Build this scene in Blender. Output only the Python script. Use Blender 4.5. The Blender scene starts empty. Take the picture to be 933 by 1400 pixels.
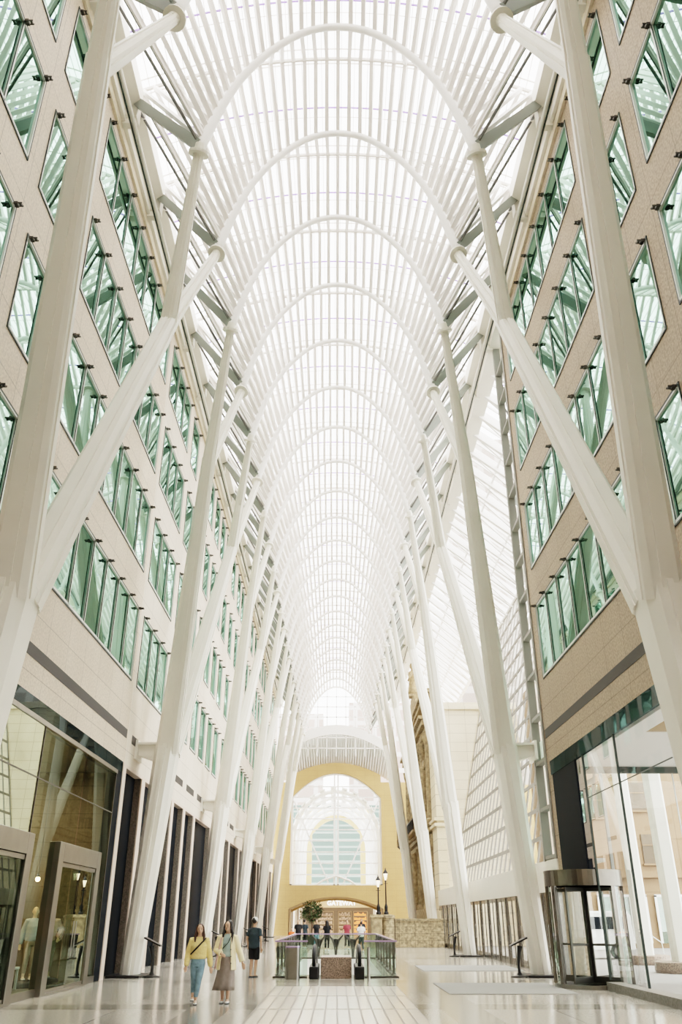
import bpy, bmesh, math, random
from mathutils import Vector, Matrix, Euler
random.seed(7)
SC = bpy.context.scene
COL = SC.collection
PI = math.pi

# ------------------------------------------------------------------ materials
def new_mat(name):
    m = bpy.data.materials.new(name); m.use_nodes = True
    nt = m.node_tree; nt.nodes.clear()
    out = nt.nodes.new('ShaderNodeOutputMaterial')
    return m, nt, out
def nd(nt, t, **k):
    n = nt.nodes.new(t)
    for a, b in k.items():
        if a.startswith('i_'):
            n.inputs[a[2:].replace('_', ' ')].default_value = b
        else: setattr(n, a, b)
    return n
def rgb(c): return (c[0], c[1], c[2], 1)
def pbr(name, color, rough=0.5, metal=0.0, noise=0.0, nscale=8.0, spec=0.5, emit=None, es=0.0, bump=0.0, bscale=20, alpha=None, coat=0):
    m, nt, out = new_mat(name)
    b = nd(nt, 'ShaderNodeBsdfPrincipled')
    b.inputs['Roughness'].default_value = rough; b.inputs['Metallic'].default_value = metal
    b.inputs['Specular IOR Level'].default_value = spec
    tc = nd(nt, 'ShaderNodeTexCoord')
    if noise > 0:
        n = nd(nt, 'ShaderNodeTexNoise'); n.inputs['Scale'].default_value = nscale; n.inputs['Detail'].default_value = 4
        nt.links.new(tc.outputs['Object'], n.inputs['Vector'])
        r = nd(nt, 'ShaderNodeValToRGB')
        r.color_ramp.elements[0].position = 0.3; r.color_ramp.elements[1].position = 0.7
        r.color_ramp.elements[0].color = rgb([max(0, c*(1-noise)) for c in color])
        r.color_ramp.elements[1].color = rgb([min(1, c*(1+noise)) for c in color])
        nt.links.new(n.outputs['Fac'], r.inputs['Fac']); nt.links.new(r.outputs['Color'], b.inputs['Base Color'])
    else: b.inputs['Base Color'].default_value = rgb(color)
    if emit: b.inputs['Emission Color'].default_value = rgb(emit); b.inputs['Emission Strength'].default_value = es
    if coat: b.inputs['Coat Weight'].default_value = coat
    if bump > 0:
        n2 = nd(nt, 'ShaderNodeTexNoise'); n2.inputs['Scale'].default_value = bscale
        nt.links.new(tc.outputs['Object'], n2.inputs['Vector'])
        bp = nd(nt, 'ShaderNodeBump'); bp.inputs['Strength'].default_value = bump; bp.inputs['Distance'].default_value = 0.02
        nt.links.new(n2.outputs['Fac'], bp.inputs['Height']); nt.links.new(bp.outputs['Normal'], b.inputs['Normal'])
    nt.links.new(b.outputs[0], out.inputs[0])
    return m

def stone(name, c, dark=0.82, bw=1.6, rh=1.4333, axis='x', speck=0.16, mortar=0.012, zoff=0.0, rough=0.55, yoff=0.0, sscale=15):
    """granite panels: joints + speckle, in world metres; axis = normal of the wall"""
    m, nt, out = new_mat(name); L = nt.links.new
    b = nd(nt, 'ShaderNodeBsdfPrincipled'); b.inputs['Roughness'].default_value = rough
    g = nd(nt, 'ShaderNodeNewGeometry'); s = nd(nt, 'ShaderNodeSeparateXYZ'); L(g.outputs['Position'], s.inputs[0])
    cb = nd(nt, 'ShaderNodeCombineXYZ')
    ay = nd(nt, 'ShaderNodeMath', operation='ADD'); ay.inputs[1].default_value = yoff
    L(s.outputs['Y' if axis == 'x' else 'X'], ay.inputs[0]); L(ay.outputs[0], cb.inputs['X'])
    az = nd(nt, 'ShaderNodeMath', operation='ADD'); az.inputs[1].default_value = zoff
    L(s.outputs['Z'], az.inputs[0]); L(az.outputs[0], cb.inputs['Y'])
    br = nd(nt, 'ShaderNodeTexBrick'); br.offset = 0.0; br.squash = 1.0
    br.inputs['Scale'].default_value = 1.0; br.inputs['Brick Width'].default_value = bw; br.inputs['Row Height'].default_value = rh
    br.inputs['Mortar Size'].default_value = mortar; br.inputs['Mortar Smooth'].default_value = 0.1
    br.inputs['Color1'].default_value = rgb(c); br.inputs['Color2'].default_value = rgb([x*0.955 for x in c])
    br.inputs['Mortar'].default_value = rgb([x*dark*0.72 for x in c]); br.inputs['Bias'].default_value = 0
    L(cb.outputs[0], br.inputs['Vector'])
    n = nd(nt, 'ShaderNodeTexNoise'); n.inputs['Scale'].default_value = sscale; n.inputs['Detail'].default_value = 3
    L(g.outputs['Position'], n.inputs['Vector'])
    r = nd(nt, 'ShaderNodeValToRGB'); r.color_ramp.elements[0].position = 0.38; r.color_ramp.elements[1].position = 0.62
    r.color_ramp.elements[0].color = (1-speck*1.6,)*3+(1,); r.color_ramp.elements[1].color = (1+0*speck, 1, 1, 1)
    L(n.outputs['Fac'], r.inputs['Fac'])
    n2 = nd(nt, 'ShaderNodeTexNoise'); n2.inputs['Scale'].default_value = 0.5; n2.inputs['Detail'].default_value = 3
    L(g.outputs['Position'], n2.inputs['Vector'])
    r2 = nd(nt, 'ShaderNodeValToRGB'); r2.color_ramp.elements[0].position = 0.3; r2.color_ramp.elements[1].position = 0.7
    r2.color_ramp.elements[0].color = (0.9, 0.89, 0.87, 1); r2.color_ramp.elements[1].color = (1, 1, 1, 1)
    L(n2.outputs['Fac'], r2.inputs['Fac'])
    mx = nd(nt, 'ShaderNodeMixRGB', blend_type='MULTIPLY'); mx.inputs[0].default_value = 1
    L(br.outputs['Color'], mx.inputs[1]); L(r.outputs['Color'], mx.inputs[2])
    mx2 = nd(nt, 'ShaderNodeMixRGB', blend_type='MULTIPLY'); mx2.inputs[0].default_value = 1
    L(mx.outputs[0], mx2.inputs[1]); L(r2.outputs['Color'], mx2.inputs[2])
    L(mx2.outputs[0], b.inputs['Base Color']); L(b.outputs[0], out.inputs[0])
    return m

def glassy(name, tint=(0.9, 0.97, 0.94), refl=0.12, mul=1.0, fres=True, gcol=(1, 1, 1), rough=0.0):
    """thin pane: transparent + mirror reflection"""
    m, nt, out = new_mat(name); L = nt.links.new
    t = nd(nt, 'ShaderNodeBsdfTransparent'); t.inputs[0].default_value = rgb(tint)
    g = nd(nt, 'ShaderNodeBsdfGlossy'); g.inputs['Color'].default_value = rgb(gcol); g.inputs['Roughness'].default_value = rough
    mx = nd(nt, 'ShaderNodeMixShader')
    if fres:
        lw = nd(nt, 'ShaderNodeLayerWeight'); lw.inputs['Blend'].default_value = 0.12
        ml = nd(nt, 'ShaderNodeMath', operation='MULTIPLY_ADD'); ml.inputs[1].default_value = (1.0-refl)*mul; ml.inputs[2].default_value = refl
        L(lw.outputs['Fresnel'], ml.inputs[0]); L(ml.outputs[0], mx.inputs[0])
    else: mx.inputs[0].default_value = refl
    L(t.outputs[0], mx.inputs[1]); L(g.outputs[0], mx.inputs[2]); L(mx.outputs[0], out.inputs[0])
    return m

def window_glass(name, gcol, dark, refl=0.8, wav=0.35):
    m, nt, out = new_mat(name); L = nt.links.new
    d = nd(nt, 'ShaderNodeBsdfDiffuse'); d.inputs[0].default_value = rgb(dark)
    g = nd(nt, 'ShaderNodeBsdfGlossy'); g.inputs['Color'].default_value = rgb(gcol); g.inputs['Roughness'].default_value = 0.015
    n = nd(nt, 'ShaderNodeTexNoise'); n.inputs['Scale'].default_value = 0.55; n.inputs['Detail'].default_value = 1.5
    tc = nd(nt, 'ShaderNodeNewGeometry'); L(tc.outputs['Position'], n.inputs['Vector'])
    bp = nd(nt, 'ShaderNodeBump'); bp.inputs['Strength'].default_value = wav; bp.inputs['Distance'].default_value = 0.06
    L(n.outputs['Fac'], bp.inputs['Height']); L(bp.outputs[0], g.inputs['Normal'])
    mx = nd(nt, 'ShaderNodeMixShader'); mx.inputs[0].default_value = refl
    L(d.outputs[0], mx.inputs[1]); L(g.outputs[0], mx.inputs[2]); L(mx.outputs[0], out.inputs[0])
    return m

def floor_mat():
    m, nt, out = new_mat('polished granite floor'); L = nt.links.new
    b = nd(nt, 'ShaderNodeBsdfPrincipled'); b.inputs['Roughness'].default_value = 0.14; b.inputs['Specular IOR Level'].default_value = 0.5
    g = nd(nt, 'ShaderNodeNewGeometry'); s = nd(nt, 'ShaderNodeSeparateXYZ'); L(g.outputs['Position'], s.inputs[0])
    br = nd(nt, 'ShaderNodeTexBrick'); br.offset = 0.0
    br.inputs['Scale'].default_value = 1; br.inputs['Brick Width'].default_value = 2.35; br.inputs['Row Height'].default_value = 4.16
    br.inputs['Mortar Size'].default_value = 0.012
    br.inputs['Color1'].default_value = (0.60, 0.57, 0.52, 1); br.inputs['Color2'].default_value = (0.52, 0.50, 0.455, 1); br.inputs['Mortar'].default_value = (0.28, 0.27, 0.25, 1)
    L(g.outputs['Position'], br.inputs['Vector'])
    # darker bands that run along the nave either side of the centre and across it at each column
    ab = nd(nt, 'ShaderNodeMath', operation='ABSOLUTE'); L(s.outputs['X'], ab.inputs[0])
    c1 = nd(nt, 'ShaderNodeMath', operation='COMPARE'); c1.inputs[1].default_value = 2.75; c1.inputs[2].default_value = 0.45; L(ab.outputs[0], c1.inputs[0])
    md = nd(nt, 'ShaderNodeMath', operation='MODULO'); md.inputs[1].default_value = 8.32; L(s.outputs['Y'], md.inputs[0])
    c2 = nd(nt, 'ShaderNodeMath', operation='COMPARE'); c2.inputs[1].default_value = 4.6; c2.inputs[2].default_value = 0.6; L(md.outputs[0], c2.inputs[0])
    mxm = nd(nt, 'ShaderNodeMath', operation='MAXIMUM'); L(c1.outputs[0], mxm.inputs[0]); L(c2.outputs[0], mxm.inputs[1])
    mr = nd(nt, 'ShaderNodeMixRGB'); L(mxm.outputs[0], mr.inputs[0]); L(br.outputs[0], mr.inputs[1]); mr.inputs[2].default_value = (0.37, 0.355, 0.315, 1)
    n = nd(nt, 'ShaderNodeTexNoise'); n.inputs['Scale'].default_value = 26; n.inputs['Detail'].default_value = 4; L(g.outputs['Position'], n.inputs['Vector'])
    r = nd(nt, 'ShaderNodeValToRGB'); r.color_ramp.elements[0].position = 0.35; r.color_ramp.elements[1].position = 0.65
    r.color_ramp.elements[0].color = (0.80, 0.79, 0.77, 1); r.color_ramp.elements[1].color = (1, 1, 1, 1); L(n.outputs['Fac'], r.inputs['Fac'])
    mu = nd(nt, 'ShaderNodeMixRGB', blend_type='MULTIPLY'); mu.inputs[0].default_value = 1; L(mr.outputs[0], mu.inputs[1]); L(r.outputs[0], mu.inputs[2])
    L(mu.outputs[0], b.inputs['Base Color']); L(b.outputs[0], out.inputs[0])
    return m

def window_grid(name, wallc, glassc, bw, rh, fr=0.3, axis='y', rough=0.4):
    """distant curtain wall / building: brick texture in metres, mortar = wall"""
    m, nt, out = new_mat(name); L = nt.links.new
    b = nd(nt, 'ShaderNodeBsdfPrincipled'); b.inputs['Roughness'].default_value = rough
    g = nd(nt, 'ShaderNodeNewGeometry'); s = nd(nt, 'ShaderNodeSeparateXYZ'); L(g.outputs['Position'], s.inputs[0])
    cb = nd(nt, 'ShaderNodeCombineXYZ'); L(s.outputs['X' if axis == 'y' else 'Y'], cb.inputs[0]); L(s.outputs['Z'], cb.inputs[1])
    br = nd(nt, 'ShaderNodeTexBrick'); br.offset = 0.0; br.inputs['Scale'].default_value = 1
    br.inputs['Brick Width'].default_value = bw; br.inputs['Row Height'].default_value = rh; br.inputs['Mortar Size'].default_value = fr; br.inputs['Mortar Smooth'].default_value = 0
    br.inputs['Color1'].default_value = rgb(glassc); br.inputs['Color2'].default_value = rgb([x*0.8 for x in glassc]); br.inputs['Mortar'].default_value = rgb(wallc)
    L(cb.outputs[0], br.inputs[0]); L(br.outputs[0], b.inputs['Base Color']); L(b.outputs[0], out.inputs[0])
    return m

M = {}
M['steel'] = pbr('white painted steel', (0.84, 0.815, 0.745), 0.42, noise=0.02, nscale=1.5)
M['arch'] = pbr('white arch paint with added glow', (0.88, 0.86, 0.83), 0.45, emit=(1, 0.975, 0.95), es=0.06)  # faint emission added to whiten arches and side roof beams; they are no lamps
M['rib'] = pbr('pale roof rib paint with added glow', (0.78, 0.745, 0.705), 0.5, emit=(1, 0.965, 0.93), es=0.03)  # slight glow in the paint stands in for light on the rib undersides
M['lattice'] = pbr('grey white lattice paint', (0.27, 0.26, 0.235), 0.5)
M['arm'] = pbr('grey green steel arm', (0.25, 0.27, 0.24), 0.45)
M['rod'] = pbr('dark tie rod', (0.16, 0.16, 0.15), 0.5)
M['violet'] = pbr('violet glazing line', (0.34, 0.24, 0.66), 0.4)
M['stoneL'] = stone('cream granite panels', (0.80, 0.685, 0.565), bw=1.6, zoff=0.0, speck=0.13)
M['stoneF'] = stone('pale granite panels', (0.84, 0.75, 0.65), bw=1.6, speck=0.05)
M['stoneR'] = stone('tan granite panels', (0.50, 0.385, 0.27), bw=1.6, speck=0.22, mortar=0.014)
M['coping'] = pbr('buff coping stone', (0.70, 0.62, 0.48), 0.6, noise=0.08)
M['beige'] = stone('ochre beige stone', (0.52, 0.355, 0.16), bw=1.2, rh=0.6, axis='y', speck=0.05, mortar=0.006)
M['beige2'] = pbr('light beige stone', (0.60, 0.45, 0.23), 0.6, noise=0.04)
M['heritage'] = pbr('weathered brown carved stone', (0.36, 0.285, 0.18), 0.8, noise=0.4, nscale=3.5, bump=0.7, bscale=9)
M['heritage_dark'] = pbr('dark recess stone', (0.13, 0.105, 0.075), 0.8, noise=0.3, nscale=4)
M['cream'] = stone('cream limestone blocks', (0.84, 0.74, 0.58), bw=1.3, rh=0.72, axis='y', speck=0.04, mortar=0.014)
M['creamx'] = stone('cream limestone pilaster', (0.82, 0.71, 0.52), bw=9, rh=0.8, axis='x', speck=0.05, mortar=0.03)
M['plinth'] = stone('weathered sandstone plinth', (0.56, 0.45, 0.29), bw=1.1, rh=0.42, axis='y', speck=0.35, mortar=0.02, sscale=5)
M['fin'] = pbr('speckled brown granite', (0.21, 0.185, 0.16), 0.35, noise=0.55, nscale=45)
M['finfront'] = pbr('pink granite edge', (0.72, 0.60, 0.52), 0.5, noise=0.08, nscale=30)
M['dark'] = pbr('near black panel', (0.008, 0.011, 0.016), 0.6, spec=0.1)
M['darkglass'] = window_glass('dark glass band', (0.55, 0.66, 0.66), (0.015, 0.022, 0.025), 0.12, 0.1)
M['louver'] = pbr('dark grey louvre', (0.05, 0.045, 0.042), 0.6, noise=0.2, nscale=60)
M['winL'] = window_glass('green mirror window glass', (0.38, 0.59, 0.50), (0.02, 0.10, 0.08), 0.88, 0.03)
M['frame'] = pbr('pale window frame metal', (0.66, 0.69, 0.66), 0.4, 0.2)
M['gasket'] = pbr('dark window gasket', (0.035, 0.05, 0.045), 0.5)
M['curb'] = pbr('grey granite curb', (0.20, 0.195, 0.175), 0.5, noise=0.3, nscale=20)
M['clip'] = pbr('dark bronze clip', (0.075, 0.07, 0.06), 0.5)
M['roofglass'] = glassy('roof glass', (0.975, 0.975, 0.975), 0.03, fres=False)
M['shopglass'] = glassy('shop front glass', (0.72, 0.84, 0.79), 0.14, gcol=(0.50, 0.56, 0.48))
M['clearglass'] = glassy('clear glass', (0.95, 0.98, 0.97), 0.03, mul=0.4)
M['greenglass'] = glassy('green tinted glass', (0.62, 0.78, 0.70), 0.15)
M['steelframe'] = pbr('brushed stainless steel', (0.28, 0.27, 0.245), 0.28, 0.9, noise=0.06, nscale=3)
M['drum'] = pbr('bronze tinted stainless', (0.24, 0.225, 0.20), 0.25, 0.95, noise=0.1, nscale=2)
M['darkmetal'] = pbr('dark bronze frame', (0.10, 0.095, 0.085), 0.35, 0.6)
M['black'] = pbr('black cast iron', (0.02, 0.02, 0.022), 0.4, 0.3)
M['mat'] = pbr('grey entrance mat', (0.33, 0.33, 0.31), 0.95, noise=0.15, nscale=80)
M['floor'] = floor_mat()
M['lightpanel'] = pbr('cream glass floor panel', (0.86, 0.80, 0.71), 0.18, noise=0.03, nscale=3)
M['joint'] = pbr('grey joint metal', (0.20, 0.18, 0.155), 0.4, 0.3)
M['granite'] = pbr('speckled red granite', (0.27, 0.20, 0.16), 0.35, noise=0.7, nscale=28)
M['purple'] = pbr('violet tinted rail', (0.50, 0.40, 0.62), 0.2, 0.5)
M['shopwall'] = stone('brown shop wall', (0.16, 0.125, 0.085), bw=0.9, rh=0.45, axis='x', speck=0.1)
M['shopfloor'] = pbr('dark shop floor', (0.13, 0.12, 0.11), 0.4)
M['white'] = pbr('white plaster', (0.86, 0.85, 0.83), 0.6)
M['plaza'] = pbr('pale plaza paving', (0.30, 0.285, 0.275), 0.8, noise=0.04)
M['tan'] = stone('peach rendered wall', (0.30, 0.19, 0.11), bw=6, rh=3.4, axis='y', speck=0.03, mortar=0.02)
M['tanwin'] = pbr('amber window pane', (0.12, 0.08, 0.045), 0.3)
M['glow'] = pbr('warm lamp glow', (1, 0.75, 0.4), 0.5, emit=(1, 0.62, 0.28), es=14)
M['glowsoft'] = pbr('lantern glass', (1, 0.85, 0.65), 0.3, emit=(1, 0.75, 0.5), es=2.2)
M['signwhite'] = pbr('white sign letters', (0.95, 0.95, 0.95), 0.5, emit=(1, 1, 1), es=1.0)
M['ceilwhite'] = pbr('white ceiling panel', (0.88, 0.86, 0.84), 0.6)
M['cove'] = pbr('brown ceiling cove', (0.48, 0.37, 0.24), 0.6)
M['foliage'] = pbr('dark green leaves', (0.06, 0.11, 0.045), 0.6, noise=0.4, nscale=5)
M['bark'] = pbr('brown bark', (0.14, 0.1, 0.07), 0.8)
M['greenbuilding'] = window_grid('pale green curtain wall', (0.24, 0.29, 0.265), (0.10, 0.15, 0.135), 5.2, 1.3, 0.16)
M['pinkbuilding'] = window_grid('pink brick tower', (0.50, 0.46, 0.44), (0.38, 0.29, 0.26), 4.5, 3.6, 0.5)
M['greentower'] = window_grid('pale brown tower beyond', (0.36, 0.33, 0.30), (0.26, 0.22, 0.19), 3.0, 3.2, 0.5)

# ------------------------------------------------------------------ mesh builder
class MB:
    def __init__(s): s.v = []; s.f = []; s.m = []; s.mi = 0
    def face(s, pts):
        n = len(s.v); s.v += [Vector(p) for p in pts]; s.f.append(list(range(n, n+len(pts)))); s.m.append(s.mi); return s
    def hexa(s, a, b):
        """a, b: matching rings (lists of points) -> closed prism"""
        n = len(s.v); k = len(a); s.v += [Vector(p) for p in a]+[Vector(p) for p in b]
        for i in range(k):
            j = (i+1) % k; s.f.append([n+i, n+j, n+k+j, n+k+i]); s.m.append(s.mi)
        s.f.append([n+i for i in reversed(range(k))]); s.f.append([n+k+i for i in range(k)]); s.m += [s.mi]*2
        return s
    def box(s, x0, x1, y0, y1, z0, z1):
        return s.hexa([(x0, y0, z0), (x1, y0, z0), (x1, y1, z0), (x0, y1, z0)], [(x0, y0, z1), (x1, y0, z1), (x1, y1, z1), (x0, y1, z1)])
    def bar(s, p0, p1, w0, h0, w1=None, h1=None, up=(0, 0, 1), ch=0.0):
        p0 = Vector(p0); p1 = Vector(p1); w1 = w0 if w1 is None else w1; h1 = h0 if h1 is None else h1
        d = (p1-p0).normalized(); u = Vector(up); r = d.cross(u)
        if r.length < 1e-4: r = d.cross(Vector((1, 0, 0)))
        r.normalize(); u = r.cross(d).normalized()
        def ring(p, w, h):
            w /= 2; h /= 2
            if ch <= 0: c = [(-w, -h), (w, -h), (w, h), (-w, h)]
            else:
                cw = w*ch; chh = h*ch
                c = [(-w+cw, -h), (w-cw, -h), (w, -h+chh), (w, h-chh), (w-cw, h), (-w+cw, h), (-w, h-chh), (-w, -h+chh)]
            return [p+r*a+u*b for a, b in c]
        return s.hexa(ring(p0, w0, h0), ring(p1, w1, h1))
    def tube(s, pts, rads, n=10, cap=True, squash=None):
        pts = [Vector(p) for p in pts]
        if not hasattr(rads, '__len__'): rads = [rads]*len(pts)
        base = len(s.v); prev = None
        for i, p in enumerate(pts):
            d = (pts[min(i+1, len(pts)-1)]-pts[max(i-1, 0)]).normalized()
            if prev is None:
                a = d.cross(Vector((0, 0, 1)))
                if a.length < 1e-3: a = d.cross(Vector((0, 1, 0)))
            else: a = prev-d*prev.dot(d)
            a.normalize(); prev = a; b = d.cross(a)
            for k in range(n):
                t = 2*PI*k/n; s.v.append(p+(a*math.cos(t)+b*math.sin(t))*rads[i])
        for i in range(len(pts)-1):
            for k in range(n):
                j = (k+1) % n; s.f.append([base+i*n+k, base+i*n+j, base+(i+1)*n+j, base+(i+1)*n+k]); s.m.append(s.mi)
        if cap:
            s.f.append([base+k for k in reversed(range(n))]); s.f.append([base+(len(pts)-1)*n+k for k in range(n)]); s.m += [s.mi]*2
        return s
    def loft(s, rings, cap=True):
        base = len(s.v); n = len(rings[0])
        for r in rings: s.v += [Vector(p) for p in r]
        for i in range(len(rings)-1):
            for k in range(n):
                j = (k+1) % n; s.f.append([base+i*n+k, base+i*n+j, base+(i+1)*n+j, base+(i+1)*n+k]); s.m.append(s.mi)
        if cap:
            s.f.append([base+k for k in reversed(range(n))]); s.f.append([base+(len(rings)-1)*n+k for k in range(n)]); s.m += [s.mi]*2
        return s
    def lathe(s, prof, c=(0, 0, 0), n=20, sy=1.0):
        return s.loft([[(c[0]+r*math.cos(2*PI*k/n), c[1]+sy*r*math.sin(2*PI*k/n), c[2]+z) for k in range(n)] for r, z in prof])
    def ball(s, c, r, n=12, m=8, R=None):
        if not hasattr(r, '__len__'): r = (r, r, r)
        rings = []
        for i in range(m+1):
            t = -PI/2+PI*i/m; t = max(min(t, PI/2-0.05), -PI/2+0.05)
            ring = []
            for k in range(n):
                q = Vector((r[0]*math.cos(t)*math.cos(2*PI*k/n), r[1]*math.cos(t)*math.sin(2*PI*k/n), r[2]*math.sin(t)))
                if R: q = R @ q
                ring.append(Vector(c)+q)
            rings.append(ring)
        return s.loft(rings)
    def build(s, name, mat, parent=None, smooth=False, bevel=0.0):
        me = bpy.data.meshes.new(name)
        off = Vector((0, 0, 0))
        if parent is not None: off = world_loc(parent)
        me.from_pydata([v-off for v in s.v], [], s.f)
        mats = mat if isinstance(mat, (list, tuple)) else [mat]
        for x in mats: me.materials.append(M[x] if isinstance(x, str) else x)
        for p, mi in zip(me.polygons, s.m): p.material_index = mi; p.use_smooth = smooth
        bm = bmesh.new(); bm.from_mesh(me); bmesh.ops.recalc_face_normals(bm, faces=bm.faces); bm.to_mesh(me); bm.free()
        o = bpy.data.objects.new(name, me); COL.objects.link(o)
        if parent is not None: o.parent = parent
        if bevel > 0:
            b = o.modifiers.new('bevel', 'BEVEL'); b.width = bevel; b.segments = 2; b.limit_method = 'ANGLE'
        return o
def world_loc(o):
    v = Vector((0, 0, 0))
    while o is not None: v += o.location; o = o.parent
    return v
def thing(name, label, cat, loc=(0, 0, 0), group=None):
    o = bpy.data.objects.new(name, None); COL.objects.link(o); o.location = loc; o.empty_display_size = 0.2
    o['label'] = label; o['category'] = cat
    if group: o['group'] = group
    return o
def tag(o, label, cat, group=None):
    o['label'] = label; o['category'] = cat
    if group: o['group'] = group
    return o
def struct(o): o['kind'] = 'structure'; return o
def sbuild(mb, name, mat, **k): return struct(mb.build(name, mat, **k))
def dup(root, loc, label=None):
    r = root.copy(); COL.objects.link(r); r.location = loc
    if label: r['label'] = label
    for ch in list(root.children):
        c = ch.copy(); COL.objects.link(c); c.parent = r
        for g in list(ch.children):
            d = g.copy(); COL.objects.link(d); d.parent = c
    return r

WX = 7.53            # half width of the nave
Y0, SP = 17.47, 4.16 # arch planes
def ay(i): return Y0+SP*i
I0, I1 = -8, 21
YEND = ay(I1)

# ------------------------------------------------------------------ floor
wx0, wx1, wy0, wy1 = -1.62, 1.62, 33.0, 45.7      # escalator well
fb = MB()
xs = [-16, wx0, wx1, 8.75]; ys = [-18, wy0, wy1, 160]
for i in range(3):
    for j in range(3):
        if i == 1 and j == 1: continue
        fb.face([(xs[i], ys[j], 0), (xs[i+1], ys[j], 0), (xs[i+1], ys[j+1], 0), (xs[i], ys[j+1], 0)])
sbuild(fb, 'floor', 'floor')
pit = MB()
pit.box(wx0-0.3, wx0, wy0, wy1, -4.2, -0.002).box(wx1, wx1+0.3, wy0, wy1, -4.2, -0.002).box(wx0, wx1, wy1, wy1+0.3, -4.2, -0.002).box(wx0, wx1, wy0-0.3, wy0, -4.2, -0.002).box(wx0-0.3, wx1+0.3, wy0-.3, wy1+.3, -4.4, -4.2)
sbuild(pit, 'trim_1', 'white')

# centre grid of light floor panels
gl = thing('floor_light_grid', 'grid of cream glass floor panels set flush in the granite before the escalators', 'floor panel', (0.0, 20, 0))
b = MB(); b.box(-1.76, 1.78, 8.0, 27.45, -0.05, 0.004); b.build('frame', 'joint', gl)
b = MB()
for r in range(6):
    y1 = 27.33-r*3.42; y0 = y1-3.24
    for c in range(14):
        x = -1.71+c*0.2486; b.box(x+0.02, x+0.228, y0, y1, 0.0, 0.009)
o = b.build('glass_panel', 'lightpanel', gl)

for nm, (x0, x1, y0, y1), lab in [('floor_mat', (2.95, 6.35, 24.6, 28.7), 'large grey entrance mat in front of the revolving door'),
                                  ('floor_mat', (3.3, 7.1, 35.1, 39.3), 'pale grey entrance mat by the row of glass doors')]:
    b = MB(); b.box(x0, x1, y0, y1, 0.002, 0.014); tag(b.build(nm, 'mat'), lab, 'mat')

# ------------------------------------------------------------------ facades
ROWS = [(9.6, 12.33), (13.87, 16.63), (18.25, 21.05), (22.7, 25.45)]
wcount = [0]
def window(side, y0, y1, z0, z1, pw=1.57, far=False):
    wcount[0] += 1
    X = side*WX
    n = max(1, round((y1-y0)/pw)); w = (y1-y0)/n
    fr = MB()
    t = 0.05
    xa, xb = sorted((X-side*0.02, X+side*0.045))
    fr.mi = 0
    fr.box(xa, xb, y0, y1, z0, z0+t*1.5).box(xa, xb, y0, y1, z1-t, z1).box(xa, xb, y0, y0+t, z0, z1).box(xa, xb, y1-t, y1, z0, z1)
    for k in range(1, n): fr.box(xa, xb, y0+k*w-0.025, y0+k*w+0.03, z0, z1)
    fr.mi = 1
    xc, xd = sorted((X-side*0.026, X+side*0.05))
    fr.box(xc, xd, y0-0.025, y1+0.025, z1, z1+0.04).box(xc, xd, y0-0.03, y0, z0-0.03, z1+0.04).box(xc, xd, y1, y1+0.03, z0-0.03, z1+0.04).box(xc, xd, y0-0.025, y1+0.025, z0-0.045, z0)
    for k in range(1, n): fr.box(X-side*0.0 if side<0 else X-0.021, X+0.021 if side<0 else X, y0+k*w-0.045, y0+k*w-0.025, z0+t, z1)
    root = fr.build('window_%d' % wcount[0], ['frame', 'gasket']); struct(root)
    pn = MB()
    for k in range(n):
        a0 = y0+k*w; a1 = a0+w; e = [random.uniform(-1, 1)*0.012 for _ in range(3)]
        xg = X+side*0.035
        pn.face([(xg+e[0], a0, z0), (xg+e[1], a1, z0), (xg+e[1]+e[2], a1, z1), (xg+e[0]+e[2], a0, z1)])
    pn.build('pane', 'winL', root)
    cl = MB(); r = 0.035
    for k in range(n+1):
        yy = min(max(y0+k*w, y0+0.12), y1-0.12)
        x1 = X-side*0.22
        cl.bar((X, yy-0.05, z1-0.02), (x1, yy-0.05, z1-0.02), 0.016, 0.04).bar((X, yy+0.05, z1-0.02), (x1, yy+0.05, z1-0.02), 0.016, 0.04)
        cl.bar((X-side*0.15, yy, z1-0.02), (X-side*0.20, yy, z1-0.02), 0.10, 0.05).bar((X-side*0.04, yy, z1-0.02), (X-side*0.12, yy, z1-0.02), 0.14, 0.07)
    cl.build('clip', 'clip', root)
    return root

def facade(side, y0, y1, wins, mat, name, zb=6.72, zt=26.0):
    """one wall mesh: spandrels + piers between the windows"""
    X = side*WX; xa, xb = sorted((X, X+side*0.45))
    b = MB(); z = zb
    for (a, c) in ROWS:
        b.box(xa, xb, y0, y1, z, a)
        y = y0
        for (w0, w1) in wins:
            if w0 > y: b.box(xa, xb, y, w0, a, c)
            y = max(y, w1)
        if y < y1: b.box(xa, xb, y, y1, a, c)
        z = c
    b.box(xa, xb, y0, y1, z, zt)
    xc, xd = sorted((X+side*0.46, X+side*0.6)); b.box(xc, xd, y0, y1, zb, zt)
    sbuild(b, name, mat)
    for (a, c) in ROWS:
        for (w0, w1) in wins:
            window(side, max(w0, y0), w1, a, c)

near = [(3.0, 14.1), (14.95, 17.9), (18.65, 29.75)]
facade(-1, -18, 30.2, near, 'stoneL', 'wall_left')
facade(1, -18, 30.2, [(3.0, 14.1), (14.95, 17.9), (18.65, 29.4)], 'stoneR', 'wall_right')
far = [(30.67, 35.65), (36.7, 38.6)]
y = 40.4
while y < 103:
    far.append((y, y+1.75)); y += 2.77 if (int(y) % 17) > 4 else 3.6
facade(-1, 30.2, YEND+1.5, far, 'stoneF', 'wall_left_far')

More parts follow.
